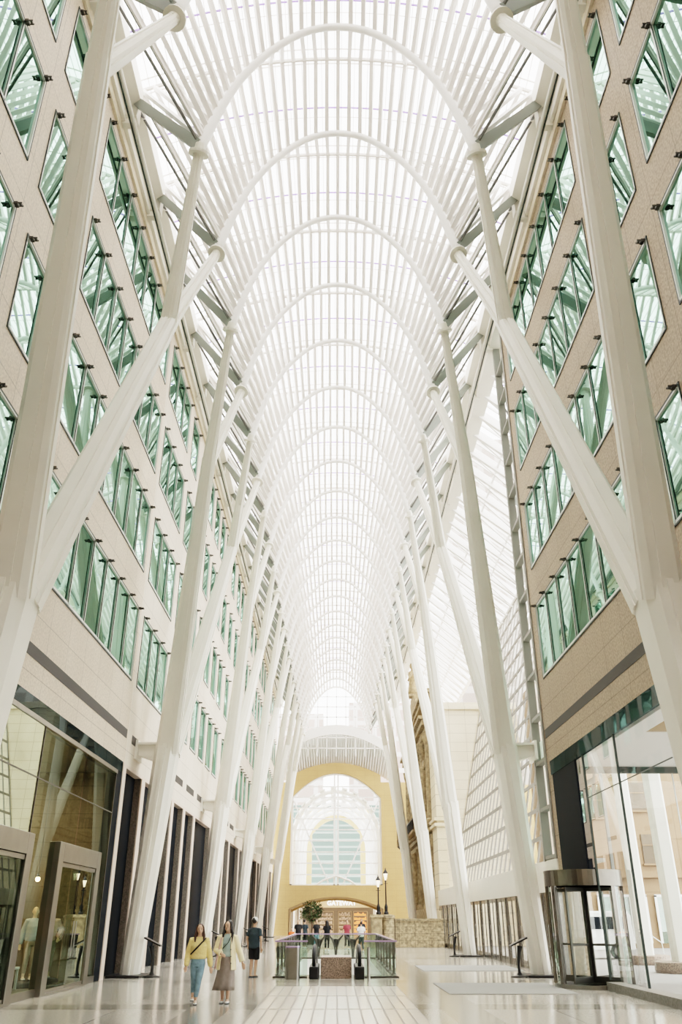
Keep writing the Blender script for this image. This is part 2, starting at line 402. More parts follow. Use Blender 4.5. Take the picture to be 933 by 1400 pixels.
for s, nm in ((-1, 'trim_2'), (1, 'trim_3')):     # dark louvre band
    b = MB(); xa, xb = sorted((s*(WX-0.012), s*(WX+0.1)))
    b.box(xa, xb, -18, 30.05, 7.55, 7.86); sbuild(b, nm, 'louver')
b = MB()
for (a, c) in [(30.9, 33.2), (39.7, 42.0), (43.2, 45.5), (46.7, 49), (58.7, 61), (62, 64.3), (71, 73.3), (78, 80.3)]:
    b.box(-WX-0.1, -WX+0.012, a, c, 7.52, 7.83)
sbuild(b, 'trim_4', 'louver')

# eaves: stone coping, gutter beam, fascia boxes on both sides
for s, nm in ((-1, 'left'), (1, 'right')):
    ye = YEND+1.5 if s < 0 else 30.2
    b = MB(); xa, xb = sorted((s*(WX-0.10), s*(WX+0.5))); b.box(xa, xb, -18, ye, 25.95, 26.35); sbuild(b, 'trim_5' if s < 0 else 'trim_6', 'coping')
    b = MB(); xa, xb = sorted((s*(WX-0.22), s*(WX+0.5))); b.box(xa, xb, -18, YEND+1, 26.35, 26.62)
    for i in range(I0, I1+1):
        c = ay(i)
        xa2, xb2 = sorted((s*(WX-0.75), s*(WX+0.5)))
        b.box(xa2, xb2, c-1.8, c+1.8, 26.95, 27.6)
        xa2, xb2 = sorted((s*(WX-0.15), s*(WX+0.5)))
        b.box(xa2, xb2, c-2.08, c+2.08, 26.62, 26.95)
        b.box(min(s*(WX-0.6), s*(WX+.2)), max(s*(WX-0.6), s*(WX+.2)), c+SP/2-0.22, c+SP/2+0.22, 26.5, 27.75)
        b.bar((s*(WX-0.05), c-SP/2-0, 26.5), (s*(WX-0.55), c-SP/2, 26.5), 0.25, 0.5)
    sbuild(b, 'trim_7' if s < 0 else 'trim_8', 'steel')
    b = MB(); b.tube([(s*(WX-0.55), -6, 26.15), (s*(WX-0.55), YEND, 26.15)], 0.07, 8); sbuild(b, 'trim_9' if s < 0 else 'trim_10', 'steel')
    b = MB(); b.tube([(s*(WX-0.46), -6, 26.08), (s*(WX-0.46), YEND, 26.08)], 0.035, 6); sbuild(b, 'trim_11' if s < 0 else 'trim_12', 'gasket')

# ------------------------------------------------------------------ vaulted glass roof
prof = [(0, 28.55), (0.6, 28.46), (1.15, 28.25), (1.75, 27.75), (2.5, 26.93), (3.2, 25.76), (3.65, 24.55), (3.95, 23.5), (4.2, 22.6)]
full = [(-x, z) for x, z in reversed(prof)][:-1]+prof
cum = [0]
for a, b_ in zip(full, full[1:]): cum.append(cum[-1]+math.dist(a, b_))
def narrow(t):
    s = t*cum[-1]
    for k in range(len(cum)-1):
        if s <= cum[k+1]+1e-9:
            u = (s-cum[k])/(cum[k+1]-cum[k]); a, b_ = full[k], full[k+1]
            return (a[0]+(b_[0]-a[0])*u, a[1]+(b_[1]-a[1])*u)
    return full[-1]
def wide(t):
    x = -7.35+14.7*t; return (x, 29.85-2.0*(x/7.35)**2)
K = 36
roof = bpy.data.objects.new('ceiling', None); COL.objects.link(roof); struct(roof)
def smooth_arch(n):
    P = [Vector((x, 0, z)) for x, z in [narrow(k/ n) for k in range(n+1)]]
    for _ in range(2):
        P = [P[0]]+[(P[i-1]+P[i]*2+P[i+1])/4 for i in range(1, n)]+[P[n]]
    return P
AP = smooth_arch(48)
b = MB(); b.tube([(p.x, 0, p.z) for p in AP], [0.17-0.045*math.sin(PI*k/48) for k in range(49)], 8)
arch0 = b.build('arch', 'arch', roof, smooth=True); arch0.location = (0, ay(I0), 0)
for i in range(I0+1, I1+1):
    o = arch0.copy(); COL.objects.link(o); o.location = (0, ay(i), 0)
# one bay of ribs: arch plane -> mid-bay -> next arch plane (local y 0..SP)
b = MB()
for k in range(0, K+1):
    t = k/K; nx, nz = narrow(t); wx_, wz = wide(t)
    up = Vector((nx*0.8+wx_*0.1, 0, nz-22.0)).normalized()
    if k in (0, K):
        continue
    for (ya, yb) in ((0, SP/2), (SP, SP/2)):
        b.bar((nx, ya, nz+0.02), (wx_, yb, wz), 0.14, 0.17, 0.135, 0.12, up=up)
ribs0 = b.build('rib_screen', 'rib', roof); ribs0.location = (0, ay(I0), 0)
b = MB()
for s in (-1, 1):
    b.bar((s*4.2, 0, 22.75), (s*7.3, SP/2, 27.7), 0.26, 0.34, 0.26, 0.3)
arm0 = b.build('edge_arm', 'arm', roof); arm0.location = (0, ay(I0), 0)
b = MB()
for s in (-1, 1):
    b.tube([(s*4.2, SP, 22.85), (s*7.3, SP/2, 27.75)], 0.05, 6)
    b.tube([(s*4.05, SP, 22.9), (s*7.1, SP/2, 27.95)], 0.03, 6)
tie0 = b.build('tie_rod', 'rod', roof); tie0.location = (0, ay(I0), 0)
b = MB()
for s in (-1, 1):
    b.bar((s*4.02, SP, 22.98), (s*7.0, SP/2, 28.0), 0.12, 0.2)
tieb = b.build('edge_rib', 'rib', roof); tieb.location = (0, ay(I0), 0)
b = MB(); N = 30
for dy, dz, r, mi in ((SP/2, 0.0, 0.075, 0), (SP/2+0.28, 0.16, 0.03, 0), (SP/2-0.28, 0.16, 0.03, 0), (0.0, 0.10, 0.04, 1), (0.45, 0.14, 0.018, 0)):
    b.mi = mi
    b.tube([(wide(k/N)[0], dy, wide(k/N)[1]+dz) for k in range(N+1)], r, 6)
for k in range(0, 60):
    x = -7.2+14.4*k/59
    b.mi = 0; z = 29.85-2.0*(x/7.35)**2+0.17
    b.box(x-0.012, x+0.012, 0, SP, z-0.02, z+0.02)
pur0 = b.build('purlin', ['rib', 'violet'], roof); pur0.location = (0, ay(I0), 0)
b = MB()
for k in range(N):
    (xa, za), (xb, zb) = wide(k/N), wide((k+1)/N); b.face([(xa, 0, za+0.24), (xb, 0, zb+0.24), (xb, SP, zb+0.24), (xa, SP, za+0.24)])
gl0 = b.build('glass_panel', 'roofglass', roof); gl0.location = (0, ay(I0), 0)
for i in range(I0+1, I1):
    for o0 in (ribs0, arm0, tie0, tieb, pur0, gl0):
        o = o0.copy(); COL.objects.link(o); o.location = (0, ay(i), 0)

# ------------------------------------------------------------------ branching columns
def make_tree(side):
    r = thing('branching_column', '', 'column', (0, 0, 0), 'white branching steel columns of the vault')
    s = side
    def prism(name, p0, p1, w0, h0, w1, h1, mat='steel', ch=0.3, up=(1, 0, 0), grooves=True):
        b = MB(); b.bar(p0, p1, w0, h0, w1, h1, up=up, ch=ch)
        return b.build(name, mat, r, bevel=0.0)
    b = MB(); b.box(s*7.0-0.62, s*7.0+0.5, -0.9, 0.75, 0.0, 0.07); b.build('base_plate', 'black', r, bevel=0.015)
    # trunk: tapering box with a raised flange on each side, widening along the nave at the kink
    b = MB()
    def ring(c, wx, wy, z, e=0.35):
        cx = wx*e*0.6; cy = wy*0.22
        return [(c-wx/2+cx, -wy/2, z), (c+wx/2-cx, -wy/2, z), (c+wx/2, -wy/2+cy, z), (c+wx/2, wy/2-cy, z), (c+wx/2-cx, wy/2, z), (c-wx/2+cx, wy/2, z), (c-wx/2, wy/2-cy, z), (c-wx/2, -wy/2+cy, z)]
    b.loft([ring(s*7.0, 0.62, 0.72, 0.07), ring(s*6.7, 0.74, 0.98, 3.8), ring(s*6.4, 0.84, 1.26, 7.66)])
    b.build('trunk', 'steel', r)
    b = MB()
    b.loft([[(s*7.0-s*0.0, -0.50, 0.07), (s*7.0+0.07, -0.50, 0.07), (s*7.0+0.07, 0.5, 0.07), (s*7.0-0.07, 0.5, 0.07)],
            [(s*6.4-0.06, -0.70, 7.62), (s*6.4+0.06, -0.70, 7.62), (s*6.4+0.06, 0.7, 7.62), (s*6.4-0.06, 0.7, 7.62)]])
    b.build('flange', 'steel', r)
    b = MB()
    b.hexa([(s*WX, -0.28, 7.3), (s*WX, 0.28, 7.3), (s*6.6, 0.38, 7.0), (s*6.6, -0.38, 7.0)], [(s*WX, -0.28, 7.62), (s*WX, 0.28, 7.62), (s*6.6, 0.38, 7.62), (s*6.6, -0.38, 7.62)])
    b.box(min(s*6.5, s*WX), max(s*6.5, s*WX), -0.5, 0.5, 7.62, 7.70); b.box(min(s*7.43, s*WX), max(s*7.43, s*WX), -0.55, 0.55, 7.1, 7.78)
    b.build('wall_bracket', 'steel', r)
    for d in (-1, 1):
        J = Vector((s*5.0, d*SP, 17.85)); Kp = Vector((s*6.38, d*0.24, 7.4))
        b = MB(); b.bar(Kp, J, 0.62, 0.80, 0.46, 0.46, up=(1, 0, 0), ch=0.34)
        n_ = (J-Kp).normalized()
        b.bar(Kp, J, 0.68, 0.16, 0.54, 0.10, up=(1, 0, 0))
        b.bar(Kp, J, 0.14, 0.85, 0.09, 0.52, up=(1, 0, 0))
        b.build('limb', 'steel', r)
        for e in (-1, 1):
            Nn = Vector((s*4.2, d*SP+e*SP/2, 22.45))
            b = MB(); Q = J-(J-Kp).normalized()*0.25
            b.bar(Q, Nn, 0.42, 0.42, 0.26, 0.26, up=(1, 0, 0), ch=0.36)
            b.bar(Q, Nn, 0.50, 0.09, 0.3, 0.05, up=(1, 0, 0)); b.bar(Q, Nn, 0.09, 0.50, 0.05, 0.3, up=(1, 0, 0))
            br = b.build('branch', 'steel', r)
            b = MB(); dr = (Nn-J).normalized()
            b.tube([Nn-dr*0.22, Nn-dr*0.05, Nn-dr*0.04, Nn+dr*0.05, Nn+dr*0.06, Nn+dr*0.3], [0.15, 0.17, 0.31, 0.31, 0.16, 0.14], 16)
            b.build('branch_cap', 'steel', r)
    return r
ORD = ['nearest', 'second', 'third', 'fourth', 'fifth', 'farthest']
DESC = {-1: ['huge white branching steel column above the shop front, its foot out of view',
             'white forked column standing beside the left shop front corner',
             'white forked column behind the two walking women',
             'white forked column just behind the man in the white cap',
             'white forked column before the last one along the granite piers',
             'farthest white forked column, next to the beige end wall and granite piers'],
        1: ['huge white branching steel column in front of the tan granite wall',
            'white forked column beside the revolving door',
            'white forked column rising in front of the row of glass doors',
            'white forked column beside the stone plinth wall',
            'white forked column standing behind the stone plinth and lamp posts']}
for s in (-1, 1):
    t0 = make_tree(s); t0.location = (0, 15.39, 0); t0['label'] = DESC[s][0]
    for k in range(1, 6 if s < 0 else 5):
        z = 0
        tt = dup(t0, (0, 15.39+k*4*SP, z), DESC[s][k])
        if s > 0 and k >= 2:
            for ch in list(tt.children):
                if ch.name.startswith('wall_bracket'): bpy.data.objects.remove(ch)

# slanted dark stands beside the column feet
def make_stand(s):
    r = thing('floor_stand', '', 'stand', (0, 0, 0), 'dark slanted stands at the column feet')
    b = MB(); b.lathe([(0.30, 0.0), (0.30, 0.03), (0.1, 0.07), (0.06, 0.14)], (0, 0, 0), 16, 0.8); b.build('base', 'black', r)
    b = MB(); b.tube([(0, 0, 0.1), (0.01*s, 0, 0.35), (-0.02*s, 0, 0.65), (-0.08*s, 0, 0.93)], [0.055, 0.045, 0.06, 0.09], 8); b.build('stem', 'black', r)
    b = MB(); b.bar((-0.32*s, 0, 1.18), (0.25*s, 0, 0.93), 0.42, 0.05, 0.34, 0.04); b.build('panel', 'black', r)
    return r
SL = {-1: ['dark slanted stand at the column foot beside the shop front', 'dark slanted stand by the column behind the two women', 'dark slanted stand by the column behind the man in the cap', 'dark slanted stand nearest the beige end wall'],
      1: ['dark slanted stand next to the revolving door', 'dark slanted stand at the column foot before the glass doors', 'dark slanted stand beside the stone plinth wall']}
for s in (-1, 1):
    st = make_stand(-s)
    for k, yy in enumerate([31.6, 48.4, 65.0, 81.7][:4 if s < 0 else 3]):
        xx = s*6.18
        if k == 0: st.location = (xx, yy, 0); st['label'] = SL[s][0]
        else: dup(st, (xx, yy, 0), SL[s][k])

# ------------------------------------------------------------------ left: shop front
b = MB(); b.box(-WX-0.06, -WX+0.01, -18, 29.95, 6.34, 6.72); sbuild(b, 'trim_13', 'darkglass')
b = MB(); b.box(-WX-0.1, -WX+0.03, -18, 29.3, 6.22, 6.34).box(-WX-0.08, -WX+0.02, -18, 29.3, 0, 0.18); sbuild(b, 'trim_14', 'steelframe')
b = MB(); b.box(-WX-0.3, -WX+0.0, 29.25, 30.0, 0, 6.72); sbuild(b, 'trim_15', 'dark')
b = MB(); b.box(-WX-0.5, -WX+0.03, 30.0, 30.45, 0, 6.72); sbuild(b, 'trim_16', 'finfront')
win = MB()
for (a, c) in ((-18, 5.9), (6, 11.9), (12, 17.9), (18, 21.55), (21.65, 25.5), (25.6, 29.2)):
    win.face([(-WX, a, 0.15), (-WX, c, 0.15), (-WX, c, 6.25), (-WX, a, 6.25)])
g = win.build('window_201', 'shopglass'); struct(g)
b = MB()
for yv in (5.95, 11.95, 17.95, 21.6, 29.22): b.box(-WX-0.02, -WX+0.02, yv-0.02, yv+0.02, 0.15, 6.25)
b.box(-WX-0.012, -WX+0.012, -8, 29.2, 4.93, 4.96)
b.build('window_frame', 'darkmetal', g)
def portal(name, y0, y1):
    d = MB(); x0, x1 = -WX-0.15, -WX+0.16
    d.box(x0, x1, y0, y0+0.42, 0, 3.62).box(x0, x1, y1-0.42, y1, 0, 3.62).box(x0, x1, y0+0.42, y1-0.42, 3.14, 3.62).box(x0, x1, y0+0.42, y1-0.42, 0, 0.06)
    r = d.build(name, 'steelframe', bevel=0.012); struct(r)
    g = MB(); m = (y0+y1)/2
    for a, c in ((y0+0.44, m-0.01), (m+0.01, y1-0.44)): g.face([(-WX+0.1, a, 0.1), (-WX+0.1, c, 0.1), (-WX+0.1, c, 3.1), (-WX+0.1, a, 3.1)])
    g.build('glass_panel', 'shopglass', r)
    g = MB()
    for a, c in ((y0+0.44, m-0.01), (m+0.01, y1-0.44)):
        g.box(-WX+0.07, -WX+0.13, a, c, 0.06, 0.14).box(-WX+0.07, -WX+0.13, a, c, 3.02, 3.12)
    for q in (m-0.12, m+0.12): g.tube([(-WX+0.2, q, 0.8), (-WX+0.2, q, 1.7)], 0.018, 8)
    g.build('door_handle', 'steelframe', r)
portal('door_1', 23.72, 28.0); portal('door_2', 17.4, 21.62)
# shop interior
b = MB(); b.box(-14.2, -14.0, -18, 29.9, 0, 6.9); b.box(-14, -WX-0.3, 29.6, 29.9, 0, 6.9); sbuild(b, 'wall_shop', 'shopwall')
b = MB(); b.box(-14.2, -WX-0.35, -18, 29.9, 6.3, 6.6); sbuild(b, 'ceiling_shop', 'shopfloor')
b = MB(); b.box(-14, -WX-0.3, -18, 29.6, 0.001, 0.01); sbuild(b, 'floor_shop', 'shopfloor')

# pendant lamps
def pendant():
    r = thing('pendant_lamp', '', 'lamp', (0, 0, 0), 'warm pendant bulbs inside the shop')
    b = MB(); b.tube([(0, 0, 0.1), (0, 0, 3.2)], 0.008, 5); b.build('cord', 'black', r)
    b = MB(); b.lathe([(0.02, 0.18), (0.05, 0.1), (0.055, 0.06)], (0, 0, 0), 10); b.build('lamp_holder', 'black', r)
    b = MB(); b.ball((0, 0, 0), 0.075); b.build('bulb', 'glow', r, smooth=True)
    return r
pp = [(-9.6, 25.2, 3.1, 'glowing pendant bulb hanging beside the steel door frame'), (-9.4, 26.0, 2.55, 'lowest glowing pendant bulb behind the shop glass'),
      (-9.6, 29.0, 2.9, 'glowing pendant bulb by the dark end of the shop front'), (-8.8, 23.4, 4.3, 'small pendant bulb high behind the shop glass')]
p0 = pendant()
for k, (x, yy, z, lab) in enumerate(pp):
    if k == 0: p0.location = (x, yy, z); p0['label'] = lab
    else: dup(p0, (x, yy, z), lab)

# ------------------------------------------------------------------ left: granite colonnade
b = MB(); b.box(-WX-0.5, -WX-0.27, 30.45, YEND+1.5, 0, 6.60); sbuild(b, 'wall_colonnade', 'dark')
b = MB(); b.box(-WX-0.9, -WX+0.0, 30.2, YEND+1.5, 6.60, 6.72); sbuild(b, 'trim_17', 'finfront')
b = MB(); b.mi = 0
yy = 33.62
fins = []
while yy < YEND:
    if min(abs(yy-0.23-q) for q in (48.67, 65.31, 81.95, 98.6)) > 1.35: fins.append(yy)
    yy += 3.2
f0 = None
for k, yy in enumerate(fins):
    if f0 is None:
        b = MB(); b.mi = 0; b.box(-WX-0.26, -WX-0.02, -0.52, 0.06, 0, 6.60); b.mi = 1; b.box(-WX-0.02, -WX+0.03, -0.52, 0.07, 0, 6.60)
        f0 = b.build('granite_pier', ['fin', 'finfront']); f0.location = (0, yy, 0); o = f0
    else:
        o = f0.copy(); COL.objects.link(o); o.location = (0, yy, 0)
    tag(o, ['first', 'second', 'third', 'fourth', 'fifth', 'sixth', 'seventh', 'eighth', 'ninth', 'tenth', 'eleventh', 'twelfth', 'thirteenth', 'fourteenth', 'fifteenth', 'sixteenth', 'seventeenth', 'eighteenth', 'nineteenth', 'twentieth', 'twenty first', 'twenty second', 'twenty third'][k]+' speckled granite pier counting from the shop front', 'pier', 'granite piers of the dark colonnade')

# ------------------------------------------------------------------ right: near building ground floor
b = MB(); b.box(WX-0.02, WX+0.06, -18, 29.8, 6.25, 6.72); sbuild(b, 'trim_18', 'darkglass')
b = MB(); b.box(WX-0.0, WX+0.3, 26.75, 29.7, 2.9, 6.25); sbuild(b, 'trim_19', 'dark')
b = MB(); b.box(WX, WX+0.6, 29.7, 30.2, 0, 6.72); sbuild(b, 'trim_20', 'stoneR')
b = MB(); b.box(WX-0.1, WX+0.35, -18, 25.9, 0, 0.2); sbuild(b, 'trim_21', 'curb')
g = MB()
for (a, c) in ((-18, 9.9), (10, 22.75), (22.8, 25.88)): g.face([(WX+0.03, a, 0.25), (WX+0.03, c, 0.25), (WX+0.03, c, 6.25), (WX+0.03, a, 6.25)])
g.face([(WX+0.03, 25.9, 3.1), (WX+0.03, 26.75, 3.1), (WX+0.03, 26.75, 6.25), (WX+0.03, 25.9, 6.25)]).face([(WX+0.03, 28.2, 0.0), (WX+0.03, 29.7, 0.0), (WX+0.03, 29.7, 2.9), (WX+0.03, 28.2, 2.9)])
g = g.build('window_202', 'clearglass'); struct(g)
b = MB(); b.box(WX, WX+0.05, 22.74, 22.8, 0.25, 6.25); b.box(WX+0.02, WX+0.05, 19, 25.9, 5.0, 5.02); b.box(WX, WX+0.05, 25.88, 25.95, 0.25, 6.25); b.build('window_frame', 'gasket', g)
# lobby ceiling with a coffer, and its outer glass wall
b = MB(); b.box(WX+0.3, 30, -18, 18.0, 6.3, 6.5).box(WX+0.3, 30, 22.6, 28.3, 6.3, 6.5).box(WX+0.3, 8.4, 18, 22.6, 6.3, 6.5).box(8.4, 30, 18, 22.6, 7.2, 7.4); b.box(8.4, 30, 22.6, 22.75, 6.5, 7.3); sbuild(b, 'ceiling_lobby', 'ceilwhite')
b = MB(); b.box(8.4, 30, 22.45, 22.6, 6.3, 6.75).box(8.4, 30, 18, 18.15, 6.3, 7.2); sbuild(b, 'trim_22', 'cove')
b = MB(); b.lathe([(0.22, 6.27), (0.22, 6.31)], (10.6, 25.6, 0), 18); tag(b.build('downlight', 'steelframe'), 'small round downlight in the white lobby ceiling', 'light')
b = MB(); b.box(WX+0.3, 30, 28.3, 28.45, 6.1, 6.5); sbuild(b, 'trim_23', 'gasket')
g = MB(); g.face([(8.8, 28.4, 0), (30, 28.4, 0), (30, 28.4, 6.1), (8.8, 28.4, 6.1)]); g = g.build('window_203', 'clearglass'); struct(g)
b = MB(); b.box(8.75, 8.85, 28.36, 28.44, 0, 6.1)
for x in (11.2, 13.6, 16, 18.4): b.box(x-0.02, x+0.02, 28.38, 28.42, 0, 6.1)
b.build('window_frame', 'frame', g)
b = MB(); b.box(8.75, 80, -18, 110, -0.06, -0.001); sbuild(b, 'ground', 'plaza')
b = MB(); b.box(-14.2, 30, -18.3, -18, 0, 30); sbuild(b, 'wall_back', 'stoneL')

# revolving door
cx, cy, R = 7.42, 27.05, 1.08
rd = thing('revolving_door', 'curved steel and glass revolving door under the dark panel', 'door', (cx, cy, 0))
b = MB(); b.lathe([(R+0.06, 2.62), (R+0.06, 3.05), (R-0.02, 3.05), (R-0.02, 2.62)], (cx, cy, 0), 48); b.lathe([(R, 2.66), (R, 2.70)], (cx, cy, 0), 32); b.build('canopy_drum', 'drum', rd, smooth=False)
b = MB(); b.lathe([(R+0.05, 0), (R+0.05, 0.10), (R-0.12, 0.10), (R-0.12, 0.0)], (cx, cy, 0), 48); b.build('base_ring', 'steelframe', rd)
b = MB()
def arc_panel(a0, a1, r, z0, z1, n=10):
    for k in range(n):
        p, q = a0+(a1-a0)*k/n, a0+(a1-a0)*(k+1)/n
        b.face([(cx+r*math.cos(p), cy+r*math.sin(p), z0), (cx+r*math.cos(q), cy+r*math.sin(q), z0), (cx+r*math.cos(q), cy+r*math.sin(q), z1), (cx+r*math.cos(p), cy+r*math.sin(p), z1)])
arc_panel(math.radians(165), math.radians(203), R-0.02, 0.1, 2.62); arc_panel(math.radians(302), math.radians(342), R-0.02, 0.1, 2.62)
b.build('curved_glass', 'greenglass', rd)
for a in (165, 203, 302, 342, 25, 118):
    a = math.radians(a); p = (cx+R*math.cos(a), cy+R*math.sin(a)); dd = Vector((-math.sin(a), math.cos(a), 0))
    b = MB(); b.bar((p[0], p[1], 0.05), (p[0], p[1], 2.64), 0.15 if True else 0.1, 0.09, up=(math.cos(a), math.sin(a), 0)); b.build('post', 'drum', rd)
for a in (30, 120, 210, 300):
    a = math.radians(a+12); d = Vector((math.cos(a), math.sin(a), 0)); c0 = Vector((cx, cy, 0))
    b = MB()
    for f0_, f1_ in ((0.03, 0.10), (R-0.16, R-0.08)): b.bar(c0+d*((f0_+f1_)/2)+Vector((0, 0, 0.12)), c0+d*((f0_+f1_)/2)+Vector((0, 0, 2.58)), 0.045, f1_-f0_, up=d)
    b.bar(c0+d*0.03+Vector((0, 0, 0.2)), c0+d*(R-0.1)+Vector((0, 0, 0.2)), 0.045, 0.16); b.bar(c0+d*0.03+Vector((0, 0, 2.54)), c0+d*(R-0.1)+Vector((0, 0, 2.54)), 0.045, 0.1)
    b.bar(c0+d*0.1+Vector((0, 0, 1.08)), c0+d*(R-0.14)+Vector((0, 0, 1.08)), 0.05, 0.05)
    w = b.build('wing', 'darkmetal', rd)
    b = MB(); b.face([c0+d*0.08+Vector((0, 0, 0.25)), c0+d*(R-0.14)+Vector((0, 0, 0.25)), c0+d*(R-0.14)+Vector((0, 0, 2.5)), c0+d*0.08+Vector((0, 0, 2.5))]); b.build('pane', 'clearglass', w)

# glazed strip at the corner of the near building
b = MB()
for yv in (30.3, 32.0): b.box(WX-0.05, WX+0.25, yv-0.1, yv+0.1, 3.6, 26.3)
z = 3.7
while z < 26: b.box(WX-0.02, WX+0.2, 30.3, 32.0, z-0.06, z+0.06); z += 1.62
g = b.build('window_204', 'lattice'); struct(g)
b = MB(); b.face([(WX+0.1, 30.3, 3.6), (WX+0.1, 32, 3.6), (WX+0.1, 32, 26.3), (WX+0.1, 30.3, 26.3)]); b.build('pane', 'greenglass', g)

# door row under the white fascia (y 32..67)
b = MB(); b.box(WX, WX+0.5, 30.4, 66.8, 2.68, 3.62); b.box(WX+0.5, 9.2, 30.4, 66.8, 3.5, 3.62); b.box(WX, 9.2, 30.4, 66.8, 2.62, 2.68); sbuild(b, 'trim_24', 'steel')
nd_ = 0
yy = 31.2
while yy < 66:
    w = 2.1
    nd_ += 1
    b = MB(); x0, x1 = WX+0.11, WX+0.15
    b.box(x0-0.04, x1+0.04, yy-0.11, yy+0.11, 0, 2.62)
    b.box(x0, x1, yy+w/2-0.05+0.08, yy+w/2+0.05+0.08, 0, 2.62).box(x0, x1, yy+0.16, yy+w, 0, 0.25).box(x0, x1, yy+0.16, yy+w, 2.45, 2.62)
    b.box(x0, x1, yy+w-0.06, yy+w+0.06, 0, 2.62)
    d = b.build('door_%d' % (nd_+2), 'drum'); struct(d)
    b = MB(); b.face([(WX+0.13, yy+0.16, 0.25), (WX+0.13, yy+w, 0.25), (WX+0.13, yy+w, 2.45), (WX+0.13, yy+0.16, 2.45)]); b.build('pane', 'clearglass', d)
    b = MB()
    for q in (yy+w/2-0.04, yy+w/2+0.2): b.tube([(WX-0.03, q, 0.85), (WX-0.03, q, 1.5)], 0.016, 6)
    b.build('door_handle', 'steelframe', d)
    yy += w+0.33
# leaning lattice window
LA = (8.75, 3.6); LB = (12.9, 22.4); LY0, LY1 = 31.0, 66.9
lt = MB()
def LP(y, t, off=0): return (LA[0]+(LB[0]-LA[0])*t+off, y, LA[1]+(LB[1]-LA[1])*t)
nv = 27
for k in range(nv+1):
    y = LY0+(LY1-LY0)*k/nv
    lt.bar(LP(y, 0), LP(y, 1), 0.17, 0.06, up=(1, 0, 0))
for k in range(15):
    t = k/14; lt.bar(LP(LY0, t), LP(LY1, t), 0.16, 0.07, up=(1, 0, 0))
g = lt.build('window_205', 'lattice'); struct(g)
b = MB(); b.face([LP(LY0, 0, .08), LP(LY1, 0, .08), LP(LY1, 1, .08), LP(LY0, 1, .08)]); b.build('pane', 'clearglass', g)
# side glass roof, sloping from the vault eaves down to the lattice
sr = bpy.data.objects.new('ceiling_side', None); COL.objects.link(sr); struct(sr)
RA = (7.6, 26.75); RB = (12.9, 22.4)
b = MB(); y = 30.4
while y < 104:
    b.bar((RA[0], y, RA[1]), (RB[0], y, RB[1]), 0.22, 0.45); b.bar((RA[0], y+0.95, RA[1]+.1), (RB[0], y+0.95, RB[1]+.1), 0.07, 0.12)
    b.bar((RA[0], y, RA[1]-0.1), (RB[0], y+1.9, RB[1]-0.1), 0.09, 0.15); y += 1.9
for t in (0, 0.33, 0.66, 1): b.bar((RA[0]+(RB[0]-RA[0])*t, 30.4, RA[1]+(RB[1]-RA[1])*t), (RA[0]+(RB[0]-RA[0])*t, 105, RA[1]+(RB[1]-RA[1])*t), 0.10 if t not in (0, 1) else 0.3, 0.12)
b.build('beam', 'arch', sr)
b = MB(); b.face([(RA[0], 30.4, RA[1]+.3), (RB[0], 30.4, RB[1]+.3), (RB[0], 105, RB[1]+.3), (RA[0], 105, RA[1]+.3)]); b.build('glass_panel', 'roofglass', sr)
# building flank seen behind the side hall near end
b = MB(); b.box(WX+0.5, 14, 29.9, 30.25, 6.7, 26.2); sbuild(b, 'wall_side', 'white')

# ------------------------------------------------------------------ heritage building
hb = thing('heritage_building', 'ornate old stone facade standing inside the gallery behind the plinth', 'building', (7.8, 78, 0))
b = MB(); b.box(8.3, 14.6, 67.0, 95, 0, 17.6); b.box(8.2, 14.6, 66.8, 95, 17.0, 17.25); b.build('block', 'cream', hb)
b = MB(); b.box(7.7, 8.4, 66.9, 70.2, 1.7, 17.0)
for z in (8.1, 8.5): b.box(7.5, 8.4, 66.7, 70.4, z, z+0.22)
b.box(7.55, 8.4, 66.75, 70.4, 1.7, 2.3).box(7.6, 8.4, 66.8, 70.3, 16.4, 17.4)
b.build('corner_pilaster', 'creamx', hb)
b = MB(); b.box(8.0, 8.5, 70.2, 93, 1.7, 19.6); b.build('carved_wall', 'heritage', hb)
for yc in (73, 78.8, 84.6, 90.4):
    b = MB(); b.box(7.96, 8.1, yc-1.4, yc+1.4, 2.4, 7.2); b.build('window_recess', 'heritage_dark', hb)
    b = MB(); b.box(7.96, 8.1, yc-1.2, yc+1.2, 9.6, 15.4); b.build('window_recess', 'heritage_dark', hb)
b = MB()
for (z0, z1, d) in ((1.7, 2.5, 0.45), (7.5, 7.9, 0.4), (8.0, 8.35, 0.65), (8.4, 8.6, 0.85), (15.9, 16.4, 0.5), (16.5, 16.9, 0.8), (17.0, 17.25, 1.05), (18.9, 19.2, 0.5), (19.3, 19.6, 0.7)):
    b.box(8.0-d, 8.05, 70.3, 92.8, z0, z1)
k = 0
yq = 70.6
while yq < 92.6: b.box(7.25, 7.9, yq, yq+0.22, 16.55, 16.95); yq += 0.5
b.build('cornice', 'heritage', hb)
for yc in (70.9, 75.9, 81.7, 87.5, 92.3):
    b = MB(); c = (7.75, yc, 0)
    b.lathe([(0.45, 2.5), (0.45, 2.8), (0.36, 2.9), (0.33, 6.6), (0.31, 6.8), (0.42, 7.2), (0.46, 7.5)], c, 14)
    b.lathe([(0.5, 8.6), (0.5, 9.0), (0.36, 9.1), (0.31, 14.9), (0.44, 15.3), (0.52, 15.9)], c, 14)
    b.build('column', 'heritage', hb, smooth=False)
